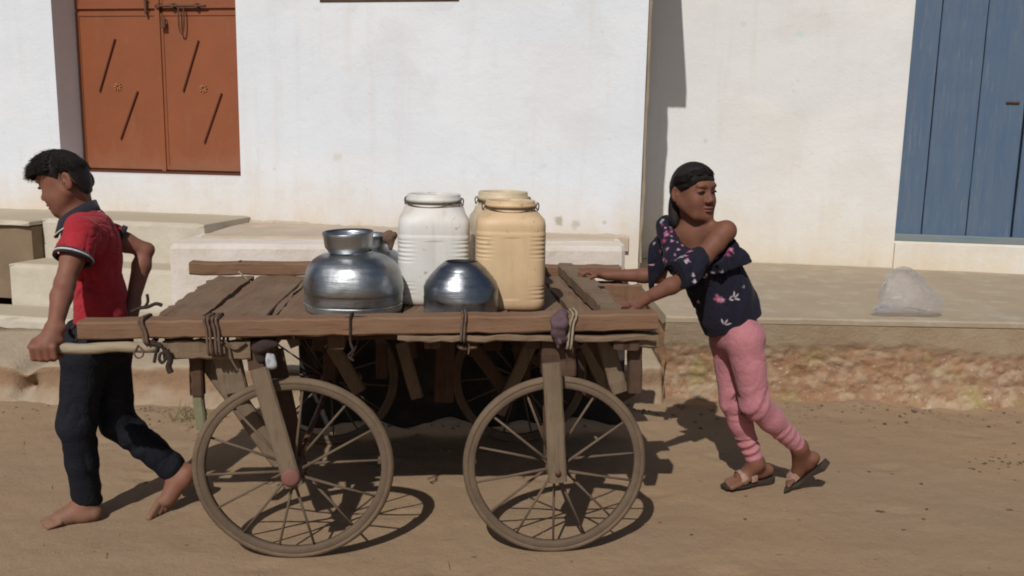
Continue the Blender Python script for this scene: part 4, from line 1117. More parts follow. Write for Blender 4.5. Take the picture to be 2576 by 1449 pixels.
# ================================================================== PEOPLE
def mat_skin(name, c, c2, lip):
    m = NT(name); v = m.coord()
    col = m.mix(m.ramp(m.noise(v, 14, 5, .6), [(0.35, 0.0), (0.7, 1.0)]), c, c2)
    col = m.mix(m.attr('lip').outputs['Fac'], col, lip)
    col = m.mix(m.attr('dust').outputs['Fac'], col, (0.22, 0.145, 0.092))
    m.bump(m.noise(v, 140, 4, .6), .12, .002)
    m.b.inputs['Subsurface Weight'].default_value = .10; m.b.inputs['Subsurface Radius'].default_value = (.012, .005, .003); m.b.inputs['Subsurface Scale'].default_value = .6
    return m.out(col, .6, 0, .25)
def mat_cloth(name, c, c2, rough=.9, weave=260, sheen=.1, bump=.25):
    m = NT(name); v = m.coord()
    col = m.mix(m.ramp(m.noise(v, 5, 6, .6), [(0.35, 0.0), (0.7, 1.0)]), c, c2)
    m.bump(m.math('ADD', m.math('ADD', m.noise(v, 16, 5, .55, 1.6), m.math('MULTIPLY', m.noise(v, 45, 4, .6, .8), .5)), m.math('MULTIPLY', m.noise(v, weave, 2, .5), .2)), .55, .010)
    col = m.mix(m.ramp(m.noise(v, 9, 6, .65, .8), [(0.5, 0.0), (0.75, .35)]), col, tuple(min(1, x * 1.35 + .012) for x in c))
    m.b.inputs['Sheen Weight'].default_value = sheen
    return m.out(col, rough, 0, .12)
def mat_hair(name):
    m = NT(name); v = m.coord((30, 30, 6))
    col = m.mix(m.ramp(m.noise(v, 6, 5, .6), [(0.3, 0.0), (0.7, 1.0)]), (0.008, 0.0065, 0.006), (0.022, 0.0165, 0.0145))
    m.bump(m.noise(v, 9, 5, .7), .5, .004)
    return m.out(col, .62, 0, .22)
M_skinB = mat_skin('skin_brown', (0.225, 0.098, 0.064), (0.18, 0.075, 0.048), (0.23, 0.078, 0.062))
M_skinG = mat_skin('skin_dark_brown', (0.185, 0.080, 0.050), (0.145, 0.062, 0.039), (0.18, 0.068, 0.052))
M_hair = mat_hair('black_hair')
M_eye = mat_simple('dark_eye', (.012, .008, .006), (.01, .007, .006), 5, .3, 0, spec=.5)
M_white = mat_simple('eye_white', (.42, .38, .35), (.40, .36, .33), 5, .4, 0)
M_red = mat_cloth('red_jersey', (0.37, 0.026, 0.036), (0.29, 0.019, 0.027))
M_navy = mat_cloth('navy_rib', (0.028, 0.024, 0.034), (0.02, 0.018, 0.026))
M_trim = mat_cloth('white_trim', (0.6, 0.55, 0.52), (0.5, 0.46, 0.44))
M_jeans = mat_cloth('dark_denim', (0.012, 0.013, 0.019), (0.019, 0.021, 0.028), .9, 300, .0)
M_pink = mat_cloth('pink_leggings', (0.44, 0.18, 0.20), (0.35, 0.135, 0.155), .9)

def head_axes(fwd, roll=0.0):
    Fv = unit(fwd); L = unit(np.cross((0, 0, 1), Fv)); Uv = np.cross(Fv, L)
    if roll: L, Uv = L * math.cos(roll) + Uv * math.sin(roll), Uv * math.cos(roll) - L * math.sin(roll)
    return Fv, L, Uv
def add_head(fd, O, ax, s, back=0.0, earx=-.016):
    Fv, L, Uv = ax; A = np.array([Fv, L, Uv])
    h = lambda x, y, z: O + s * (x * Fv + y * L + z * Uv)
    E = lambda c, r, k=.02, sub=False: fd.ell(h(*c), np.array(r) * s, A, k * s, sub)
    E((.010 + back / 2, 0, .026), (.083 - back / 2, .067, .074))                    # skull
    E((.036, 0, -.028), (.050, .055, .062), .03)             # face
    E((.060, 0, -.072), (.026, .034, .026), .025)            # jaw front
    E((.076, 0, -.088), (.014, .017, .014), .018)            # chin
    for y in (.032, -.032): E((.056, y, -.034), (.028, .026, .031), .022)   # cheeks
    for y in (.047, -.047): fd.cone(h(-.005, y, -.035), h(.055, y * .62, -.082), .020 * s, .017 * s, .03 * s)  # jaw line
    E((.084, 0, .028), (.012, .042, .011), .02)              # brow ridge
    for y in (.029, -.029):
        E((.097, y, .006), (.017, .021, .012), .014, True)   # sockets
        E((.077, y, .008), (.012, .015, .0095), .006)        # closed-over eyeballs with lids
    fd.cone(h(.086, 0, .010), h(.102, 0, -.022), .0065 * s, .0095 * s, .014 * s)   # nose bridge
    E((.103, 0, -.026), (.0105, .0110, .0095), .008)
    for y in (.012, -.012): E((.097, y, -.030), (.010, .0075, .0075), .006)
    E((.0935, 0, -.053), (.011, .021, .0054), .006)          # lips
    E((.0915, 0, -.0645), (.0105, .017, .0062), .006)
    fd.ell(h(.104, 0, -.0588), np.array((.011, .021, .0020)) * s, A, .003 * s, True)
    for y in (1, -1):
        e = (earx, .068 * y, -.004)
        A2 = np.array([unit(Fv * .94 + L * y * -.30), unit(L * y * .95 + Fv * .3), Uv])
        fd.ell(h(*e), np.array((.019, .0065, .030)) * s, A2, .006 * s)
        fd.ell(h(earx + .002, .0745 * y, .001), np.array((.011, .006, .018)) * s, A2, .004 * s, True)
        fd.ell(h(earx + .008, .070 * y, -.006), np.array((.005, .005, .008)) * s, A2, .003 * s)
    return h, A
def lip_attr(v, h, s, Fv, L, Uv):
    c = h(.097, 0, -.059); q = (v - c) / s
    d = np.sqrt((q @ L / .025) ** 2 + (q @ Uv / .0125) ** 2 + (q @ Fv / .016) ** 2)
    return np.clip((1.25 - d) * 3, 0, 1)
def face_bits(h, ax, s, parent, mat_brow, openness=.0048):
    Fv, L, Uv = ax; A = np.array([Fv, L, Uv])
    for y in (.029, -.029):
        mb = MB(); rings = []
        for k in range(9):
            t = k / 8 - .5; yy = y + t * .030; x = .0905 - 1.2 * (t * .030) ** 2 * 10 - (.002 if abs(t) > .4 else 0)
            hh = openness * math.sqrt(max(0.02, 1 - (2 * t) ** 2))
            c = h(x, yy, .006); rings.append([c + s * (Uv * hh), c + s * (Fv * .002), c - s * (Uv * hh), c - s * (Fv * .006)])
        mb.add(*loft(rings)); mb.build('eye', M_eye, parent, True)
        rings = []; sg = 1 if y > 0 else -1
        for k in range(9):
            t = k / 8; yy = sg * (.011 + t * .038); z = .026 + .007 * math.sin(t * 2.4) - .004 * t; x = .096 - .020 * t ** 2
            r = .0036 * math.sin(math.pi * min(1, t * .85 + .12)) + .0008; c = h(x, yy, z)
            rings.append([c + s * Uv * r, c + s * Fv * r * .8, c - s * Uv * r, c - s * Fv * r])
        mb = MB(); mb.add(*loft(rings)); mb.build('eyebrow', mat_brow, parent, True)
def strands(h, ax, s, n, parent_mb, root_fn, rng_):
    Fv, L, Uv = ax
    for _ in range(n):
        pts = root_fn(rng_)
        if pts is None: continue
        P = [h(*p) for p in pts]; m = len(P)
        parent_mb.add(*tube(P, [s * .0010 * (1 - .75 * i / (m - 1)) for i in range(m)], 3))
def skull(x, y, z, grow=0.0, back=0.0):   # push a direction to the skull surface
    d = np.array([x, y, z], float); c = np.array([.010 + back / 2, 0, .026]); r = np.array([.083 - back / 2, .067, .074]) + grow
    q = d / r; return c + d / np.linalg.norm(q)
def person_skin(fd, h, A, s, ax, mat, parent, dust, vox=.0036):
    v, f = fd.mesh(vox)
    return link_mesh('body', v, f, mat, parent, True, {'lip': lip_attr(v, h, s, *ax), 'dust': dust(v)})
def crease(scale, amp, seed, stretch=(1, 1, 1), width=.30):
    """irregular sharp folds: soft ridges between thin grooves"""
    def fn(P):
        n = wrinkle(P, scale, seed, stretch); m = np.clip(.5 + 1.2 * wrinkle(P, scale * .45, seed + 9), 0, 1)
        g = np.clip(1 - np.abs(n) / width, 0, 1)
        return amp * m * (g * g - .35 * np.clip(np.abs(n), 0, .6))
    return fn
def join_parts(parts):
    V, Fc, off = [], [], 0
    for v, f in parts: V.append(v); Fc.append(f + off); off += len(v)
    return np.vstack(V), np.concatenate(Fc)
def lerp(a, b, t): return np.asarray(a) * (1 - t) + np.asarray(b) * t
def finger(fd, pts, r0, r1, k=.0035):
    for i in range(len(pts) - 1):
        t0, t1 = i / (len(pts) - 1), (i + 1) / (len(pts) - 1)
        fd.cone(pts[i], pts[i + 1], r0 + (r1 - r0) * t0, r0 + (r1 - r0) * t1, k if i else .008)
def foot(fd, ankle, heel, ball, toe, lat, s=1.0, big=1):
    """lat: unit vector across the foot; big: +1 when the big toe lies on the +lat side"""
    ax = unit(np.asarray(toe) - ball); up = unit(np.cross(lat, ax)) * (1 if np.cross(lat, ax)[2] > 0 else -1)
    fd.cone(heel, ball, .029 * s, .023 * s, .02, 1.25, lat)
    fd.cone(ankle, lerp(heel, ball, .25), .034 * s, .03 * s, .02)
    fd.cone(ankle, lerp(ball, heel, .1), .032 * s, .021 * s, .025, 1.15, lat)
    L_ = np.linalg.norm(np.asarray(toe) - ball)
    for i in range(5):
        o = (.034 - .0175 * i) * big * s; r = (.0120, .0088, .0084, .0080, .0075)[i] * s; ln = (1.0, .98, .90, .78, .64)[i] * L_
        b = ball + lat * o * .95 - up * .006; e = ball + lat * o * 1.06 + ax * ln - up * .011
        fd.cone(lerp(b, e, -.25), e, r * 1.1, r, .0025)

# ------------------------------------------------------------------ the boy
boy = thing('person', 'boy in a red polo shirt and dark jeans pulling the cart barefoot', 'person', UZ(215, 1310) * np.array([1, 1, 0]), 'children moving the cart')
YB = 3.10
s_ = 1.05; O = U(176, 456, YB); axb = head_axes((-.955, .04, -.32))
fd = Field(); h, A = add_head(fd, O, axb, s_, .022, -.027)
nb_ = U(206, 556, YB + .01); chest = U(236, 640, YB + .01); belly = U(250, 740, YB + .01); pelv = U(250, 845, YB + .01)
fd.cone(h(-.006, 0, -.045), nb_, .043, .048, .03)
Yv = np.array([0, 1.0, 0])
Ls, Rs = U(203, 594, YB - .115), U(262, 590, YB + .125)
fd.cone(nb_, chest, .055, .066, .03, 1.2, Yv).cone(chest, belly, .066, .060, .03, 1.2, Yv).cone(belly, pelv, .060, .070, .03, 1.2, Yv)
fd.cone(Ls, Rs, .042, .042, .04)
Le, Lw = U(162, 712, 2.885), U(138, 826, 2.765)
fd.cone(Ls, lerp(Ls, Le, .5), .042, .038, .03).cone(lerp(Ls, Le, .5), Le, .037, .030, .012).cone(Le, lerp(Le, Lw, .3), .030, .0335, .012).cone(lerp(Le, Lw, .3), Lw, .0335, .0225, .012)
fd.ell(Le + np.array([.012, -.006, -.004]), (.022, .02, .026), None, .02)
Re, Rw = U(366, 629, YB + .17), U(333, 762, YB + .10)
fd.cone(Rs, lerp(Rs, Re, .5), .042, .037, .03).cone(lerp(Rs, Re, .5), Re, .036, .027, .012).cone(Re, lerp(Re, Rw, .3), .027, .033, .012).cone(lerp(Re, Rw, .3), Rw, .033, .024, .012)
fd.ell(Re + np.array([.010, .0, .002]), (.022, .022, .022), None, .012)
# left hand closed round the pole
du_ = unit(HPOLE[2] - HPOLE[0])
def PQ(x):
    u, _ = CU(x, 877, -.012); t = (u - hu0) / (hu1 - hu0); return HPOLE[0] + (HPOLE[2] - HPOLE[0]) * t
Zv = np.array([0, 0, 1.0])
q = PQ(124)
fd.cone(Lw, q - Yv * .024 + Zv * .022, .022, .019, .015, 1.65, du_)
fd.cone(lerp(Lw, q, .55) - Yv * .008, q - Yv * .026 + Zv * .012, .019, .0135, .010, 2.2, du_)
for i, x in enumerate((96, 114, 132, 149)):
    b = PQ(x); k = (.97, 1.04, 1.0, .88)[i]
    finger(fd, [b - Yv * .034 + Zv * .012, b - Yv * .028 - Zv * .024 * k, b + Yv * .004 - Zv * .034 * k, b + Yv * .026 - Zv * .012], .0112 * k, .0090 * k, .0022)
b = PQ(108); finger(fd, [lerp(Lw, q, .5) - du_ * .012, b - Yv * .016 + Zv * .034, PQ(93) - Yv * .010 + Zv * .026, PQ(82) - Yv * .012 + Zv * .010], .015, .0098)
# right hand closed on the rope behind his back
fw = unit(Rw - Re); rc = Rw + fw * .045
fd.cone(Rw, rc, .025, .026, .012, 1.25, du_)
for i in range(4):
    b = rc + fw * (-.012 + .0) + du_ * (-.002) + Yv * (-.03 + .019 * i)
    finger(fd, [b + fw * .012 + du_ * .012, b + fw * .034 + du_ * .004, b + fw * .034 - du_ * .020, b + fw * .010 - du_ * .028], .0105, .0085)
finger(fd, [Rw + fw * .02 - Yv * .022, rc - Yv * .038 - du_ * .012, rc - Yv * .034 - du_ * .028 + fw * .018], .012, .009)
# legs inside the jeans
Lh, Lk = U(218, 880, YB - .065), U(192, 1062, YB - .06)
lheel, ltoe = UZ(238, 1306) + Zv * .028, UZ(108, 1324) + Zv * .016
La = UZ(222, 1304) + Zv * .075
lball = lerp(lheel, ltoe, .70); lball[2] = .022
Rh, Rk, Ra = U(268, 880, YB + .07), U(297, 1062, YB + .085), U(446, 1186, YB + .145)
rtoe = UZ(402, 1300) + Zv * .012; rball = UZ(421, 1287) + Zv * .045; rheel = U(474, 1188, YB + .14)
fd.cone(Lh, Lk, .062, .046, .02).cone(Lk, La, .05, .034, .02).cone(Rh, Rk, .068, .05, .02).cone(Rk, Ra, .05, .033, .02)
fd.cone(pelv, Lh, .068, .06, .03).cone(pelv, Rh, .068, .06, .03)
la_ = unit(np.cross(Zv, unit((ltoe - lheel) * (1, 1, 0))))
if la_[1] < 0: la_ = -la_
foot(fd, La, lheel, lball, ltoe, la_, 1.06, 1)
ra_ = unit(np.array([.55, .83, 0])); foot(fd, Ra, rheel, rball, rtoe, ra_, 1.06, -1)
dustB = lambda v: np.clip(1 - v[:, 2] / .10, 0, 1) * .55
person_skin(fd, h, A, s_, axb, M_skinB, boy, dustB)
face_bits(h, axb, s_, boy, M_hair)
# hair: thick cap brushed forward into a jutting fringe
fh = Field(); Fv, L, Uv = axb
E = lambda c, r, k=.02, sub=False: fh.ell(h(*c), np.array(r) * s_, A, k * s_, sub)
E((.018, 0, .033), (.081, .072, .077)); E((-.006, 0, -.010), (.055, .061, .079), .03); E((.068, .0, .069), (.034, .052, .026), .03)
fh.cone(h(.070, .022, .068), h(.102, .014, .046), .018 * s_, .008 * s_, .02 * s_).cone(h(.070, -.02, .068), h(.100, -.016, .044), .018 * s_, .008 * s_, .02 * s_).cone(h(.070, 0, .074), h(.107, 0, .048), .018 * s_, .007 * s_, .02 * s_)
def hairline(P, O=O, s=s_):
    q = (P - O) / s; x, y, z = q @ Fv, q @ L, q @ Uv + .003 * wrinkle(P, 100, 83)
    ay = np.abs(y)
    zl = np.interp(x, [-.12, -.060, -.044, -.040, -.034, -.006, .002, .022, .055, .090, .13], [-.092, -.090, -.072, -.024, .024, .024, .004, .010, .030, .038, .038])
    return (zl - z) * .7 * s
fh.ripple(lambda P: np.clip(1 + hairline(P) / .7 / .028, 0, 1) * .009)
fh.ripple(lambda P: .0016 * wrinkle(P, 60, 21, (1, 1, .6)) + .0012 * wrinkle(P, 210, 22))
fh.cutfn(hairline, k=.006)
v, f = fh.mesh(.0036)
hb = MB(); rg = np.random.default_rng(5)
def rootB(r):
    a = r.uniform(0, 2 * math.pi); e = r.uniform(.25, 1.5)
    d = np.array([math.cos(a) * math.cos(e), math.sin(a) * math.cos(e), math.sin(e)])
    p0_ = skull(*d, .013, .022)
    if p0_[2] < .03 and p0_[0] > -.02: return None
    fl = np.array([.9, .15 * d[1], -.1]) if d[0] > -.2 else np.array([-.25, .5 * d[1], -.9])
    ln = r.uniform(.018, .038); pts = [p0_]
    for i in range(1, 4):
        t = i / 3; p = p0_ + fl * ln * t + d * (.004 * t * r.uniform(.2, 1.6) + (.008 * t if r.random() < .04 else 0)) ; q_ = p - np.array([.010, 0, .026])
        pts.append(p if d[0] > .2 else np.array([.010, 0, .026]) + q_)
    return pts
strands(h, axb, s_, 3200, hb, rootB, rg)
def rootF(r):
    y = r.uniform(-.050, .050); p = np.array([.080 + r.uniform(-.012, .012), y, .076 + r.uniform(-.012, .01)])
    e = p + np.array([.030 * (1 - abs(y) * 7) + r.uniform(-.006, .008), r.uniform(-.008, .008), -.030 + r.uniform(-.010, .006)])
    return [p, lerp(p, e, .5) + np.array([.002, 0, .006]), e]
strands(h, axb, s_, 700, hb, rootF, rg)
link_mesh('hair', np.vstack([v, np.array(hb.v)]), [tuple(x) for x in f.tolist()] + [tuple(i + len(v) for i in q_) for q_ in hb.f], M_hair, boy)
# polo shirt
def foldfn(dirv, freq, amp, seed):
    d = unit(dirv)
    return lambda P: amp * np.clip(.45 + 1.1 * wrinkle(P, 17, seed + 50), 0, 1) * np.sin((P @ d) * freq + 2.6 * wrinkle(P, 15, seed))
fs = Field()
hem = U(254, 812, YB + .01)
fs.cone(U(216, 565, YB + .01), chest, .070, .084, .03, 1.25, Yv).cone(chest, belly, .084, .080, .03, 1.22, Yv).cone(belly, hem, .080, .090, .03, 1.18, Yv)
fs.cone(Ls, Rs, .060, .056, .05)
lc, rcf = lerp(Ls, Le, .50), lerp(Rs, Re, .42)
def shirt_folds(fq):
    fq.ripple(lambda P: .0035 * wrinkle(P, 20, 31, (1, 1, .7)) + .0010 * wrinkle(P, 70, 32))
    fq.ripple(crease(30, .0075, 33, (1.5, 1.2, .75))); fq.ripple(crease(52, .004, 35, (.8, 1, 1.5)))
    fq.ripple(foldfn((.5, .2, .8), 75, .004, 7), lo=belly - (.2, .2, .14), hi=belly + (.2, .2, .14))
    fq.ripple(foldfn((.9, .1, .3), 80, .0035, 9), lo=Ls - (.06, .1, .16), hi=Ls + (.14, .1, .04))
shirt_folds(fs)
fs.plane(hem, (0, 0, -1), k=.006)
fs.cone(lerp(nb_, O, .04), h(-.006, 0, -.02), .050, .066, .012, sub=True)
fsl = Field(); fsl.cone(Ls - (Le - Ls) * .06, lerp(Ls, Le, .62), .058, .060, .03)
fsr = Field(); fsr.cone(Rs, lerp(Rs, Re, .55), .054, .055, .03)
shirt_folds(fsl); shirt_folds(fsr)
fsl.plane(lc, unit(Le - Ls)); fsr.plane(rcf, unit(Re - Rs))
fsl.cone(lerp(lc, Ls, .20), lerp(lc, Le, .3), .0535, .056, .004, sub=True); fsr.cone(lerp(rcf, Rs, .12), lerp(rcf, Re, .3), .047, .049, .004, sub=True)
v, f = join_parts([fs.mesh(.0036), fsl.mesh(.0036), fsr.mesh(.0036)]); shirt = link_mesh('shirt', v, f, M_red, boy)
def band(name, c, ax_, r, wd, mat, parent, th=.003, n=40, sq=1.0):
    sd, up_ = frame(ax_); ax_ = unit(ax_); rings = []
    for i in range(n):
        a = 2 * math.pi * i / n; d = sd * math.cos(a) + up_ * math.sin(a)
        rings.append([c + d * (r + t) + ax_ * o for t, o in ((-th, -wd / 2), (th, -wd / 2), (th, wd / 2), (-th, wd / 2))])
    mb = MB(); mb.add(*loft(rings, closed=True)); return mb.build(name, mat, parent, True)
la = unit(Le - Ls); tr_ = band('sleeve_trim', lc - la * .008, la, .0605, .020, M_navy, shirt); band('white_stripe', lc - la * .009, la, .0625, .0055, M_trim, shirt, .002)
raa = unit(Re - Rs); band('sleeve_trim', rcf - raa * .008, raa, .055, .018, M_navy, shirt)
# collar: a folded strip round the neck, open at the throat
cback, cfront = U(233, 516, YB + .01), U(152, 571, YB + .0); cc = lerp(cback, cfront, .46); fb = (cfront - cback) * .5
rings = []; rim_ = []
for i in range(41):
    ph = math.pi * (.06 + 1.88 * i / 40)     # open at the throat
    c = cc + fb * math.cos(ph) + Yv * .068 * math.sin(ph); front_k = .5 + .5 * math.cos(ph)
    out = unit((c - cc) * (1, 1, .2)); upn = Zv
    dr_ = .032 + .008 * front_k
    rings.append([c - out * .010 + upn * .012, c + out * .002 + upn * .016, c + out * .014 - upn * dr_ * .55, c + out * .017 - upn * dr_, c + out * .010 - upn * dr_, c - out * .006 - upn * .012])
    rim_.append(c + out * .0175 - upn * (dr_ - .004))
mb = MB(); mb.add(*loft(rings)); col_ = mb.build('collar', M_navy, shirt, True)
mb = MB(); mb.add(*tube(rim_, .0028, 6)); mb.build('white_stripe', M_trim, shirt, True)
# jeans
fj = Field()
fj.cone(U(252, 800, YB + .01), pelv, .087, .100, .03, 1.18, Yv).cone(pelv, Lh, .098, .088, .04).cone(pelv, Rh, .098, .088, .04)
Lc, Rc_ = La + (Lk - La) * .02, Ra + (Rk - Ra) * .06
fj.cone(Lh, Lk, .080, .062, .025).cone(Lk, lerp(Lk, La, .5), .062, .054, .025).cone(lerp(Lk, La, .5), La, .054, .052, .02)
fj.cone(Rh, Rk, .080, .061, .025).cone(Rk, lerp(Rk, Ra, .5), .064, .054, .025).cone(lerp(Rk, Ra, .5), lerp(Rk, Ra, 1.02), .054, .052, .02)
fj.ripple(lambda P: .0022 * wrinkle(P, 18, 41, (1, 1, .6)))
fj.ripple(crease(36, .0050, 43, (1.2, 1.2, .45), .22))
fj.ripple(foldfn((.3, .3, .9), 100, .004, 5), lo=La - (.1, .1, .05), hi=La + (.1, .1, .14))
fj.ripple(foldfn((.4, .2, .8), 85, .0035, 6), lo=Lk - (.1, .1, .1), hi=Lk + (.1, .1, .08))
fj.ripple(foldfn(Ra - Rk, 90, .0035, 8), lo=Ra - (.16, .1, .02), hi=Ra + (.08, .1, .14))
fj.ripple(foldfn((.7, .2, -.5), 80, .0035, 2), lo=Rk - (.1, .1, .1), hi=Rk + (.1, .1, .1))
fj.plane(Lc - Zv * .028, unit(La - Lk), lo=La - .11, hi=La + (.11, .11, .06)); fj.plane(Rc_ + unit(Ra - Rk) * .012, unit(Ra - Rk), lo=Ra - .11, hi=Ra + .11)
fj.cone(La, La - Zv * .08, .046, .048, .004, sub=True).cone(Ra - unit(Ra - Rk) * .01, Ra + unit(Ra - Rk) * .06, .043, .045, .004, sub=True)
fj.plane(U(250, 806, YB), (0, 0, 1))
v, f = fj.mesh(.004); link_mesh('jeans', v, f, M_jeans, boy)

# ------------------------------------------------------------------ the girl
girl = thing('person', 'girl in a navy flowered blouse and pink leggings pushing the cart and looking back', 'person', UZ(1930, 1220) * np.array([1, 1, 0]), 'children moving the cart')
YG = 3.44; sg_ = 1.015
O = U(1741, 485, YG); axg = head_axes((.51, -.855, .03), .02)
Fv, L, Uv = axg
fd = Field(); h, A = add_head(fd, O, axg, sg_, .0, -.016)
nb_ = U(1744, 594, YG + .02)
Ls, Rs = U(1826, 581, YG - .10), U(1688, 590, YG + .10)
lat = unit(Ls - Rs); latp = unit(np.array([.35, -.94, 0]))
chest = U(1768, 662, YG + .01); waist = U(1815, 755, YG + .02); pelv = U(1849, 838, YG + .03)
fd.cone(h(-.020, 0, -.05), nb_, .037, .041, .03)
fd.cone(nb_, chest, .058, .080, .03, 1.25, lat).cone(chest, waist, .080, .072, .03, 1.2, lat).cone(waist, pelv, .066, .070, .03, 1.2, latp)
fd.cone(Ls, nb_, .036, .046, .04).cone(Rs, nb_, .044, .05, .04)
Le, Lw = U(1716, 706, 3.255), U(1622, 752, 3.16)
fd.cone(Ls, lerp(Ls, Le, .25), .037, .0385, .02).cone(lerp(Ls, Le, .25), lerp(Ls, Le, .5), .0385, .036, .012).cone(lerp(Ls, Le, .5), Le, .036, .029, .012).cone(Le, lerp(Le, Lw, .3), .031, .031, .012).cone(lerp(Le, Lw, .3), Lw, .031, .021, .012)
Re, Rw = U(1656, 694, YG + .16), U(1530, 692, 3.66)
fd.cone(Rs, lerp(Rs, Re, .5), .042, .038, .03).cone(lerp(Rs, Re, .5), Re, .038, .030, .012).cone(Re, lerp(Re, Rw, .3), .030, .030, .012).cone(lerp(Re, Rw, .3), Rw, .030, .021, .012)
# near hand: palm resting on the end of the deck, fingers spread over the board
zs = zd + .016
hn = U(1598, 764, 3.125); hn[2] = zs + .020
fd.cone(Lw, hn, .021, .019, .012, 1.45, unit(np.array([.25, -.95, 0])))
for i, (dx, dy) in enumerate(((-.082, -.056), (-.094, -.018), (-.088, .022), (-.066, .056))):
    b = hn + np.array([-.030, (-.030 + .020 * i), .004]); e = hn + np.array([dx, dy, 0]); e[2] = zs + .005
    m_ = lerp(b, e, .5) + Zv * .010
    finger(fd, [b, m_, lerp(m_, e, .6) + Zv * .002, e], .0090, .0068, .002)
finger(fd, [hn + (.010, -.014, 0), hn + (-.012, -.046, -.003), hn + (-.038, -.062, -.010)], .0115, .0085)
# far hand: fingers hooked over the rail
hf = U(1502, 688, 3.665)
rail_a, rail_b = C3(r0[0], .085, zr), C3(r1[0], 1.14, max(zr, r1[1] - .02))
ry = unit(rail_b - rail_a)
fd.cone(Rw, hf, .021, .019, .012, 1.45, ry)
for i in range(4):
    b = hf + ry * (-.030 + .020 * i) - np.array([.020, 0, 0]); k = (.95, 1.03, 1.0, .85)[i]
    finger(fd, [b + Zv * .002, b + np.array([-.026 * k, 0, .010]), b + np.array([-.048 * k, 0, .0]), b + np.array([-.056 * k, 0, -.020])], .0095, .0075)
finger(fd, [hf - ry * .022, hf - ry * .045 - np.array([.018, 0, .004]), hf - ry * .052 - np.array([.040, 0, .012])], .0112, .0085)
# legs
Ah, Ak, Aa = U(1832, 856, YG + .085), U(1842, 1010, YG + .07), U(1902, 1164, YG + .085)
Bh, Bk, Ba = U(1872, 852, YG - .045), U(1900, 1016, YG - .06), U(2010, 1124, YG + .03)
fd.cone(pelv, Ah, .066, .060, .03).cone(pelv, Bh, .066, .060, .03)
fd.cone(Ah, Ak, .060, .042, .02).cone(Ak, lerp(Ak, Aa, .35), .044, .043, .02).cone(lerp(Ak, Aa, .35), Aa, .043, .026, .02)
fd.cone(Bh, Bk, .060, .042, .02).cone(Bk, lerp(Bk, Ba, .35), .046, .044, .02).cone(lerp(Bk, Ba, .35), Ba, .044, .027, .02)
SOLE = .026
aheel, atoe = UZ(1926, 1214) + Zv * (SOLE + .034), UZ(1826, 1234) + Zv * (SOLE + .010)
aball = lerp(aheel, atoe, .66); aball[2] = SOLE + .020
alat = unit(np.cross(Zv, unit((atoe - aheel) * (1, 1, 0)))); alat = alat if alat[1] > 0 else -alat
foot(fd, Aa, aheel, aball, atoe, alat, .92, -1)
btoe = UZ(1974, 1238) + Zv * (SOLE + .010); bball = UZ(1998, 1226) + Zv * (SOLE + .026); bheel = U(2046, 1152, YG + .05)
blat = unit(np.array([.45, .89, 0])); foot(fd, Ba, bheel, bball, btoe, blat, .92, 1)
person_skin(fd, h, A, sg_, axg, M_skinG, girl, lambda v: np.clip(1 - v[:, 2] / .10, 0, 1) * .35)
face_bits(h, axg, sg_, girl, M_hair, .0042)
# hair drawn back into a low tail
fh = Field(); E = lambda c, r, k=.02, sub=False: fh.ell(h(*c), np.array(r) * sg_, A, k * sg_, sub)
E((.006, 0, .038), (.091, .077, .080)); E((-.032, 0, .004), (.050, .068, .062), .03)
def hairlineG(P, O=O, s=sg_):
    q = (P - O) / s; x, z = q @ Fv, q @ Uv + .0025 * wrinkle(P, 90, 81)
    zl = np.interp(x, [-.12, -.07, -.045, -.03, -.012, .010, .030, .055, .085, .12], [-.075, -.075, -.060, -.020, .022, .016, .024, .040, .054, .058])
    return (zl - z) * .7 * s
fh.ripple(lambda P: np.clip(1 + hairlineG(P) / .7 / .050, 0, 1) * .0115)
fh.ripple(lambda P: .0008 * wrinkle(P, 60, 51, (1, 1, .5)) + .0008 * wrinkle(P, 240, 52))
fh.cutfn(hairlineG, k=.006)
tail = spline([h(-.060, .0, .0), h(-.074, -.014, -.030), h(-.066, -.030, -.075), h(-.052, -.036, -.120)], 4)
for i in range(len(tail) - 1): fh.cone(tail[i], tail[i + 1], (.024, .022, .020, .0185, .0175, .017, .0165, .016, .0155, .015, .0145, .014)[i], (.022, .020, .0185, .0175, .017, .0165, .016, .0155, .015, .0145, .014, .0135)[i], .02)
v, f = fh.mesh(.0036); hb = MB(); rg = np.random.default_rng(6)
def rootG(r):
    a = r.uniform(-2.6, 2.6); e = r.uniform(.25, 1.4)
    d = np.array([math.cos(a) * math.cos(e), math.sin(a) * math.cos(e), math.sin(e)]); p = skull(*d, .0)
    zl = np.interp(p[0], [-.045, -.034, -.012, .010, .030, .055, .085], [-.04, .022, .022, .016, .024, .040, .054]); gr = .001 + .0105 * min(1, max(0, (p[2] - zl) / .050))
    if p[2] < zl: return None
    p = skull(*d, gr)
    if p[0] > .06 and p[2] < .062: return None
    if p[2] < .03 and p[0] > 0: return None
    tgt = np.array([-.075, 0, .01]); pts = [p]
    for i in range(1, 5):
        t = i / 4 * .35; q_ = lerp(p, tgt, t); dd = q_ - np.array([.010, 0, .026]); pts.append(skull(*unit(dd), gr + (.0135 - gr) * min(1, i / 2) + .001 * r.uniform(-1, 1)))
    return pts
strands(h, axg, sg_, 2600, hb, rootG, rg)
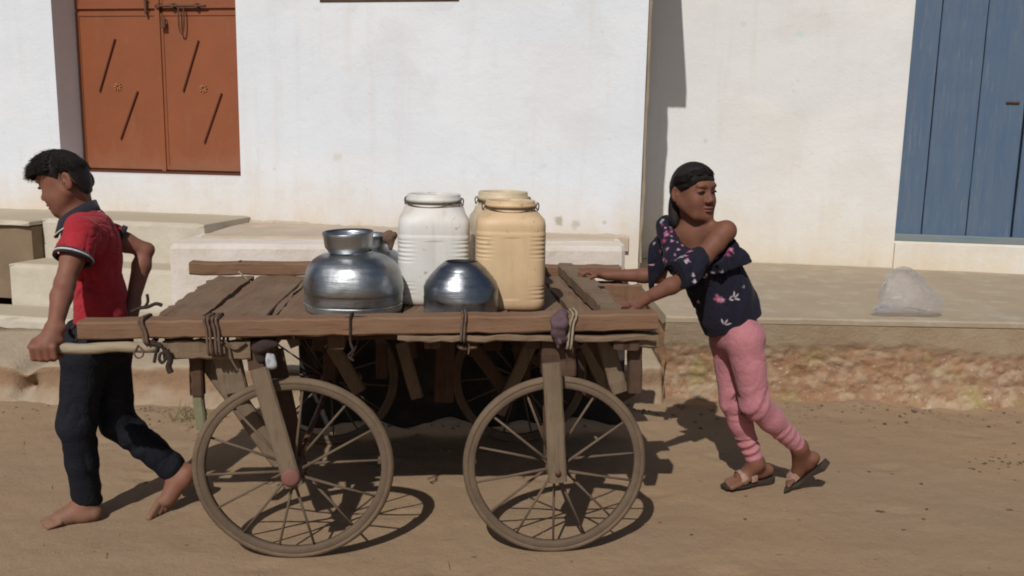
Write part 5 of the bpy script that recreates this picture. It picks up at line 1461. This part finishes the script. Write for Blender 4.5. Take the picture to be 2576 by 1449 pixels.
def rootH(r):      # fine hair drawn back from the forehead and temples
    a = r.uniform(-1.5, 1.5); x_ = np.interp(abs(a), [0, .8, 1.5], [.078, .058, .0]); zl = np.interp(x_, [-.012, .010, .030, .055, .085], [.022, .016, .024, .040, .054])
    d = np.array([x_, .066 * math.sin(a) * 1.0, zl - .026 + r.uniform(-.010, .010)]); p = skull(*d, .0015)
    q1 = skull(*(p - np.array([.010, 0, .026]) + np.array([-.020, 0, .012])), .004); q2 = skull(*(p - np.array([.010, 0, .026]) + np.array([-.045, 0, .024])), .0085)
    return [p, q1, q2]
strands(h, axg, sg_, 1500, hb, rootH, rg)
link_mesh('hair', np.vstack([v, np.array(hb.v)]), [tuple(x) for x in f.tolist()] + [tuple(i + len(v) for i in q_) for q_ in hb.f], M_hair, girl)
# leggings
fl = Field()
fl.cone(waist, pelv, .078, .082, .03, 1.2, latp).cone(pelv, Ah, .080, .072, .04).cone(pelv, Bh, .080, .077, .04)
fl.cone(Ah, Ak, .072, .050, .02).cone(Ak, lerp(Ak, Aa, .35), .050, .047, .02).cone(lerp(Ak, Aa, .35), lerp(Ak, Aa, .97), .047, .035, .02)
fl.cone(Bh, Bk, .077, .053, .02).cone(Bk, lerp(Bk, Ba, .35), .055, .050, .02).cone(lerp(Bk, Ba, .35), lerp(Bk, Ba, .94), .050, .036, .02)
fl.ripple(lambda P: .0010 * wrinkle(P, 24, 61))
fl.ripple(crease(40, .0022, 63, (1.2, 1.2, .5), .2))
for c, d, fr, am in ((Bk, Ba - Bk + (0, 0, .1), 125, .0062), (lerp(Bk, Ba, .85), Ba - Bk, 160, .0045), (lerp(Ak, Aa, .85), Aa - Ak, 160, .0045), (Ak, Aa - Ak, 110, .0045), (Bh, np.array([.7, .1, .7]), 90, .003)):
    fl.ripple(foldfn(d, fr, am, 3), lo=c - (.085, .1, .07), hi=c + (.085, .1, .07))
ad, bdn = unit(Aa - Ak), unit(Ba - Bk)
fl.plane(Aa - ad * .002, ad, lo=Aa - .08, hi=Aa + .08).plane(Ba - bdn * .014, bdn, lo=Ba - .08, hi=Ba + .08)
fl.plane(waist + Zv * .02, (0, 0, 1))
v, f = fl.mesh(.0038); link_mesh('leggings', v, f, M_pink, girl)
# blouse
def mat_flower():
    m = NT('navy_flowered_cotton'); v = m.coord()
    c = m.mix(m.ramp(m.noise(v, 5, 5, .6), [(0.35, 0.0), (0.7, 1.0)]), (0.011, 0.011, 0.021), (0.016, 0.014, 0.026))
    a = m.attr('petal'); c = m.mix(a.outputs['Fac'], c, m.attr('petal_colour').outputs['Color'])
    m.bump(m.math('ADD', m.noise(v, 24, 6, .6), m.math('MULTIPLY', m.noise(v, 260, 2, .5), .3)), .25, .005)
    m.b.inputs['Sheen Weight'].default_value = .04
    return m.out(c, .9, 0, .15)
M_flower = mat_flower()
R6 = lambda u_, v_: ((2000 + u_ / 1.61) / 1.4907, (500 + v_ / 1.61) / 1.4907)
fbz = Field()
w1 = U(1796, 700, YG + .01); w2 = U(1822, 755, YG + .02); hm = U(1858, 850, YG + .03)
fbz.cone(U(1750, 622, YG + .02), chest, .070, .092, .03, 1.2, lat).cone(chest, w1, .094, .104, .04, 1.1, lat).cone(w1, w2, .104, .116, .04, .95, latp).cone(w2, hm, .116, .128, .04, .92, latp)
# gathered yoke over the far shoulder
fbz.cone(U(1676, 566, YG + .09), U(1700, 640, YG - .0), .040, .050, .03).cone(Rs, chest, .052, .07, .03)
fbz.cone(chest, U(1716, 664, 3.40), .07, .058, .04).cone(U(1716, 664, 3.40), w1, .055, .09, .04)
def blouse_folds(fq):
    fq.ripple(lambda P: .0035 * wrinkle(P, 22, 71, (1, 1, .6)))
    fq.ripple(crease(34, .008, 73, (1.5, 1, .7))); fq.ripple(crease(64, .004, 75, (1.4, 1, .8)))
    fq.ripple(foldfn((.95, .2, -.25), 70, .006, 4))
def neck_cut(fq):
    fq.ell(U(1737, 602, YG - .08), (.053, .072, .046), None, .012, True)
    fq.cone(Ls + lat * .02 + Zv * .03, lerp(Ls, Le, .36), .072, .060, .010, sub=True)
    fq.cone(nb_ + Zv * .01, h(-.02, 0, -.03), .054, .075, .012, sub=True)
blouse_folds(fbz)
hA, hB = U(1767, 862, YG - .05), U(1931, 792, YG - .05)
hd = unit(hB - hA); hn_ = np.array([hd[2], 0, -hd[0]])
fbz.plane(hA, hn_, k=.006); neck_cut(fbz)
# far sleeve
fs1 = Field(); fs1.cone(lerp(Rs, Re, .1), lerp(Re, Rw, .25), .050, .064, .03); blouse_folds(fs1)
rw_ = lerp(Re, Rw, .16); rd_ = unit(Rw - Re); fs1.plane(rw_, rd_)
fs1.cone(rw_ - rd_ * .04, rw_ + rd_ * .05, .050, .058, .004, sub=True)
# near sleeve: starts below the bare shoulder, flares out wide and hangs back in a point
fs2 = Field()
fs2.cone(lerp(Ls, Le, .55), U(1716, 690, 3.24), .052, .058, .03).cone(U(1716, 690, 3.24), U(1690, 704, 3.215), .056, .056, .03)
fs2.cone(U(1800, 628, 3.335), U(1790, 676, 3.325), .050, .064, .03, .75, Yv)
fs2.cone(U(1834, 606, 3.36), U(1866, 672, 3.375), .026, .040, .03, .8, Yv).cone(U(1800, 655, 3.33), U(1858, 664, 3.365), .052, .046, .03, .7, Yv)
blouse_folds(fs2); fs2.ripple(foldfn((.95, -.2, .1), 85, .005, 5))
sA, sB = U(1688, 726, 3.25), U(1888, 672, 3.28); sd_ = unit(sB - sA); sn = np.array([sd_[2], 0, -sd_[0]]); fs2.plane(sA, sn, k=.005)
ld_ = unit(Lw - Le); lw_ = U(1690, 700, 3.24); fs2.plane(lw_, unit(ld_ * (1, 1, .6)))
fs2.cone(lw_ - ld_ * .05, lw_ + ld_ * .06, .043, .052, .004, sub=True)
fs2.cone(U(1790, 690, 3.27), U(1785, 740, 3.27), .04, .07, .006, sub=True)
neck_cut(fs2)
v, f = join_parts([fbz.mesh(.0030), fs1.mesh(.0032), fs2.mesh(.0030)])
# small blossoms and leaves scattered over the cloth
pf_ = np.zeros(len(v)); pc_ = np.tile(np.array([.5, .2, .3]), (len(v), 1))
tri = f; nrm = np.zeros_like(v); fn_ = np.cross(v[f[:, 1]] - v[f[:, 0]], v[f[:, 2]] - v[f[:, 0]])
for k in range(4): np.add.at(nrm, f[:, k], fn_)
nrm /= np.linalg.norm(nrm, axis=1)[:, None] + 1e-12
px_, py_ = proj(v)
def flower(c, n, size, colr, petals, ph, leaf=False):
    t, b = frame(n, (0, 1, 0) if abs(n[1]) < .8 else (0, 0, 1)); d = v - c
    near = np.linalg.norm(d, axis=1) < size * 1.3
    x, y = d @ t, d @ b; r = np.hypot(x, y); a = np.arctan2(y, x) + ph
    if leaf:
        val = np.zeros(len(v))
        for k in range(petals):
            al = ph + k * .85; xx = (x * math.cos(al) + y * math.sin(al)) / size - .55; yy = (-x * math.sin(al) + y * math.cos(al)) / size
            val = np.maximum(val, np.clip((1 - np.sqrt((xx / .46) ** 2 + (yy / .13) ** 2)) * 3, 0, 1))
    else:
        lim = size * (.42 + .58 * np.abs(np.cos(a * petals / 2)) ** .8)
        val = np.clip((lim * (1 + .25 * np.sin(a * 1.3 + ph * 7)) - r) / (size * .34), 0, 1)
    val = val * near; s2 = (val > .5) & (val >= pf_ * .999) | (val > pf_); pf_[s2] = val[s2]; pc_[s2] = colr
PK, LP, WH, LV, MG = (.50, .16, .26), (.55, .30, .42), (.62, .60, .62), (.30, .36, .38), (.32, .06, .16)
spots = [((1105, 1003), .030, PK, 5, 0), ((1130, 1010), .018, LP, 5, 1), ((985, 1022), .016, LP, 5, 0), ((935, 755), .016, LP, 4, 0), ((935, 700), .020, PK, 5, 0), ((915, 725), .014, LP, 4, 0), ((1192, 690), .026, PK, 5, 0), ((1090, 742), .024, LP, 5, 0), ((1170, 720), .016, MG, 4, 0),
         ((772, 760), .018, PK, 5, 0), ((985, 905), .016, WH, 4, 0), ((980, 858), .012, WH, 4, 0), ((800, 690), .014, LP, 5, 0), ((970, 650), .018, PK, 5, 0), ((800, 600), .016, PK, 5, 0), ((830, 560), .012, MG, 5, 0), ((780, 640), .015, MG, 5, 0), ((830, 640), .011, LP, 4, 0), ((790, 560), .010, LP, 4, 0), ((1160, 632), .014, LP, 4, 0), ((905, 665), .010, LP, 4, 0), ((870, 690), .010, LP, 4, 0), ((1150, 850), .014, LV, 4, 0)]
leaves = [((1045, 885), .030, WH, 2, .2), ((1220, 1008), .034, WH, 3, 1.6), ((1140, 1168), .034, WH, 3, 1.2), ((1090, 850), .026, LV, 2, 1.2), ((1180, 1015), .026, WH, 2, 2.4), ((1040, 1230), .02, LV, 2, .5), ((1290, 930), .02, LV, 2, .4)]
def at_px(uv):
    x, y = R6(*uv); d = np.hypot(px_ - x, py_ - y); c = np.nonzero(d < 6)[0]
    if len(c) == 0: return None
    return c[np.argmin(v[c, 1])]
for uv, sz, cl, pt, ph in spots:
    i = at_px(uv)
    if i is not None:
        flower(v[i], nrm[i], sz * (.95, .7, .82)[int(uv[0]) % 3], np.array(cl) * .62, pt, ph); flower(v[i], nrm[i], sz * .34, np.array(cl) * 1.1, pt, ph + .6)
for uv, sz, cl, pt, ph in leaves:
    i = at_px(uv)
    if i is not None: flower(v[i], nrm[i], sz * .9, np.array(cl) * .75, pt, ph, True)
yk = np.nonzero((nrm[:, 1] < 0) & (px_ < 1740) & (py_ < 660))[0]
for k in range(34):
    i = yk[rng.integers(len(yk))]; flower(v[i], nrm[i], rng.uniform(.005, .011), np.array([PK, LP, MG, WH][k % 4]) * .55, 3 + k % 3, k)
back = np.nonzero(nrm[:, 1] > .2)[0]
for k in range(26):
    i = back[rng.integers(len(back))]; flower(v[i], nrm[i], rng.uniform(.012, .026), [PK, LP, WH, LV][k % 4], 5, k, k % 3 == 2)
link_mesh('blouse', v, f, M_flower, girl, True, {'petal': pf_, 'petal_colour': pc_})
# necklace-like piping along the neckline
M_sole = mat_simple('dark_sandal_sole', (0.050, 0.032, 0.024), (0.036, 0.025, 0.02), 20, .8, .3)
M_insole = mat_simple('sandal_insole', (0.16, 0.10, 0.065), (0.12, 0.08, 0.05), 20, .8, .3)
M_strap = mat_simple('beige_braided_strap', (0.40, 0.25, 0.19), (0.25, 0.15, 0.11), 90, .7, .6, 160)
def sandal(heel, ball, toe, lt, strap_t):
    rings = []; hd2 = unit(heel - ball)
    base = [heel + hd2 * .030, heel, lerp(heel, ball, .5), ball, lerp(ball, toe, .6), toe + unit(toe - ball) * .016]
    hw = (.018, .030, .027, .036, .037, .020); path = spline(base, 5); N_ = len(path)
    top = []
    for i, p in enumerate(path):
        tt = path[min(i + 1, N_ - 1)] - path[max(i - 1, 0)]; up = unit(np.cross(lt, unit(tt))); up = up if up[2] > 0 else -up
        w_ = np.interp(i / (N_ - 1) * 5, range(6), hw); t5 = i / (N_ - 1) * 5
        off = np.interp(t5, range(6), (.034, .036, .030, .024, .016, .012)); th = np.interp(t5, range(6), (.026, .028, .016, .014, .012, .010))
        c = p - up * off
        rings.append([c - lt * w_, c - lt * w_ * 1.04 - up * th * .5, c - lt * w_ * .96 - up * th, c + lt * w_ * .96 - up * th, c + lt * w_ * 1.04 - up * th * .5, c + lt * w_, c + up * .002])
    mb = MB(); mb.add(*loft(rings)); sd3 = mb.build('sandal', M_sole, girl, False)
    for t0, wd_ in strap_t:
        c = lerp(ball, heel, t0); tt = unit(heel - ball); up = unit(np.cross(lt, tt)); up = up if up[2] > 0 else -up
        rr_ = np.interp(t0, [-.2, .1, .35, .7], [.020, .026, .036, .04])
        strips = []
        for k in range(15):
            a = math.pi * (-.08 + 1.16 * k / 14); d = lt * math.cos(a) * .037 + up * (math.sin(a) * (rr_ + .006) - .006)
            o = tt * wd_ / 2; n_ = unit(d) * .003
            sk = tt * .010 * math.cos(a)
            strips.append([c + d - o + sk, c + d - o + n_ + sk, c + d + n_ * 1.6 + sk, c + d + o + n_ + sk, c + d + o + sk])
        mb = MB(); mb.add(*loft(strips)); mb.build('strap', M_strap, sd3, False)
sandal(aheel, aball, atoe, alat, ((.02, .032), (.38, .030)))
sandal(bheel, bball, btoe, blat, ((.06, .052),))
# ================================================================== SMALL STUFF ON THE GROUND
M_peb = mat_simple('pebbles', (0.30, 0.22, 0.15), (0.16, 0.11, 0.075), 6, .95, .4)
mb = MB(); rg = np.random.default_rng(3)
def stone(mb, x, y, r, fl=.6):
    z = ground_z(x, y); sub = []
    n = 6; a0 = rg.uniform(0, 6.28)
    ring = lambda k, zz_: [(x + r * k * math.cos(a0 + 2 * math.pi * j / n) * rg.uniform(.75, 1.2), y + r * k * math.sin(a0 + 2 * math.pi * j / n) * rg.uniform(.75, 1.2), z + zz_ * r * fl) for j in range(n)]
    v, f = loft([ring(.8, -.4), ring(1.0, .3), ring(.6, .95)]); mb.add(v, f)
for _ in range(900):
    x = rg.uniform(-3.2, 3.2); y = rg.uniform(1.9, 4.9)
    if y > front_y(x) - .05: continue
    stone(mb, x, y, rg.choice([.003, .004, .006, .009], p=[.5, .3, .15, .05]))
for _ in range(420):      # rubble fallen from the broken platform and dirt at the foot of the bench
    x = rg.uniform(-3.2, 3.6); y = front_y(x) - abs(rg.normal(0, .13)) - .02
    stone(mb, x, y, rg.uniform(.004, .014), .8)
o = mb.build('pebbles', M_peb); o['kind'] = 'stuff'; o['label'] = 'small pebbles and grit scattered over the dusty ground'
M_clod = mat_simple('dark_clods', (0.11, 0.072, 0.046), (0.075, 0.05, 0.033), 10, .95, .5)
mb = MB()
for (x, y, w) in ((470, 1372, 10), (1192, 1398, 12), (1742, 1347, 14), (1872, 1305, 14), (1876, 1247, 10), (2215, 1285, 26), (2328, 1283, 12), (2326, 1306, 10), (2272, 1333, 12), (2540, 1282, 14), (2243, 1195, 9), (2318, 1217, 16), (2186, 1191, 10), (62, 1144, 7), (2445, 1180, 14), (1660, 1315, 8), (2110, 1190, 10), (2490, 1425, 8), (1765, 1080, 20), (2010, 1068, 6)):
    P = UZ(x, y); zc = np.linalg.norm(P - CAM); r = w / 2 / 2230 * zc
    for k in range(3): stone(mb, P[0] + rg.uniform(-.7, .7) * r, P[1] + rg.uniform(-.4, .4) * r, r * rg.uniform(.35, .7), .35)
for _ in range(34):
    P = UZ(rg.normal(2520, 45), rg.normal(1160, 18)); stone(mb, P[0], P[1], rg.uniform(.003, .009), .4)
for _ in range(16):
    P = UZ(rg.normal(2280, 120), rg.normal(1050, 12)); stone(mb, P[0], P[1], rg.uniform(.004, .012), .6)
o = mb.build('dry_clods', M_clod); o['kind'] = 'stuff'; o['label'] = 'dark dry clods and crumbs lying on the road'

M_straw = mat_simple('dry_straw', (0.40, 0.30, 0.17), (0.26, 0.18, 0.10), 10, .9, 0)
mb = MB()
for _ in range(150):
    x = rg.uniform(-2.6, 3.0); y = rg.uniform(2.0, 4.8) if rg.random() < .5 else front_y(x) - abs(rg.normal(0, .15)) - .04
    if y > front_y(x) - .03: continue
    a = rg.uniform(0, 3.14); l = rg.uniform(.015, .06); d = np.array([math.cos(a), math.sin(a), 0]) * l / 2; c = np.array([x, y, ground_z(x, y) + .003])
    mb.add(*tube([c - d, c + np.array([0, 0, rg.uniform(0, .004)]), c + d], .0011, 4))
o = mb.build('straw_litter', M_straw); o['kind'] = 'stuff'; o['label'] = 'bits of dry straw strewn over the dusty road'

# small tuft of dry weeds at the foot of the mud ledge, behind the front wheel
M_weed = mat_simple('dry_weed', (0.16, 0.15, 0.075), (0.24, 0.20, 0.10), 10, .9, 0)
mb = MB(); P0 = UZ(478, 1056)
for _ in range(70):
    b = P0 + np.array([rg.normal(0, .05), rg.normal(0, .025), 0]); b[2] = ground_z(b[0], b[1]) - .004
    l = rg.uniform(.03, .10); d = np.array([rg.normal(0, .5), rg.normal(0, .35), 1.0]); d = d / np.linalg.norm(d)
    mb.add(*tube([b, b + d * l * .5, b + d * l + np.array([rg.normal(0, .012), rg.normal(0, .01), -.004])], [.0016, .0012, .0004], 4))
a = UZ(442, 1050); t = U(456, 1002, 4.38); mb.add(*tube([a, (a + t) / 2 + (.004, 0, 0), t], [.0035, .003, .002], 5))
w = mb.build('weed_tuft', M_weed); tag(w, 'small tuft of dry weeds with one dark twig at the foot of the mud ledge', 'weeds')
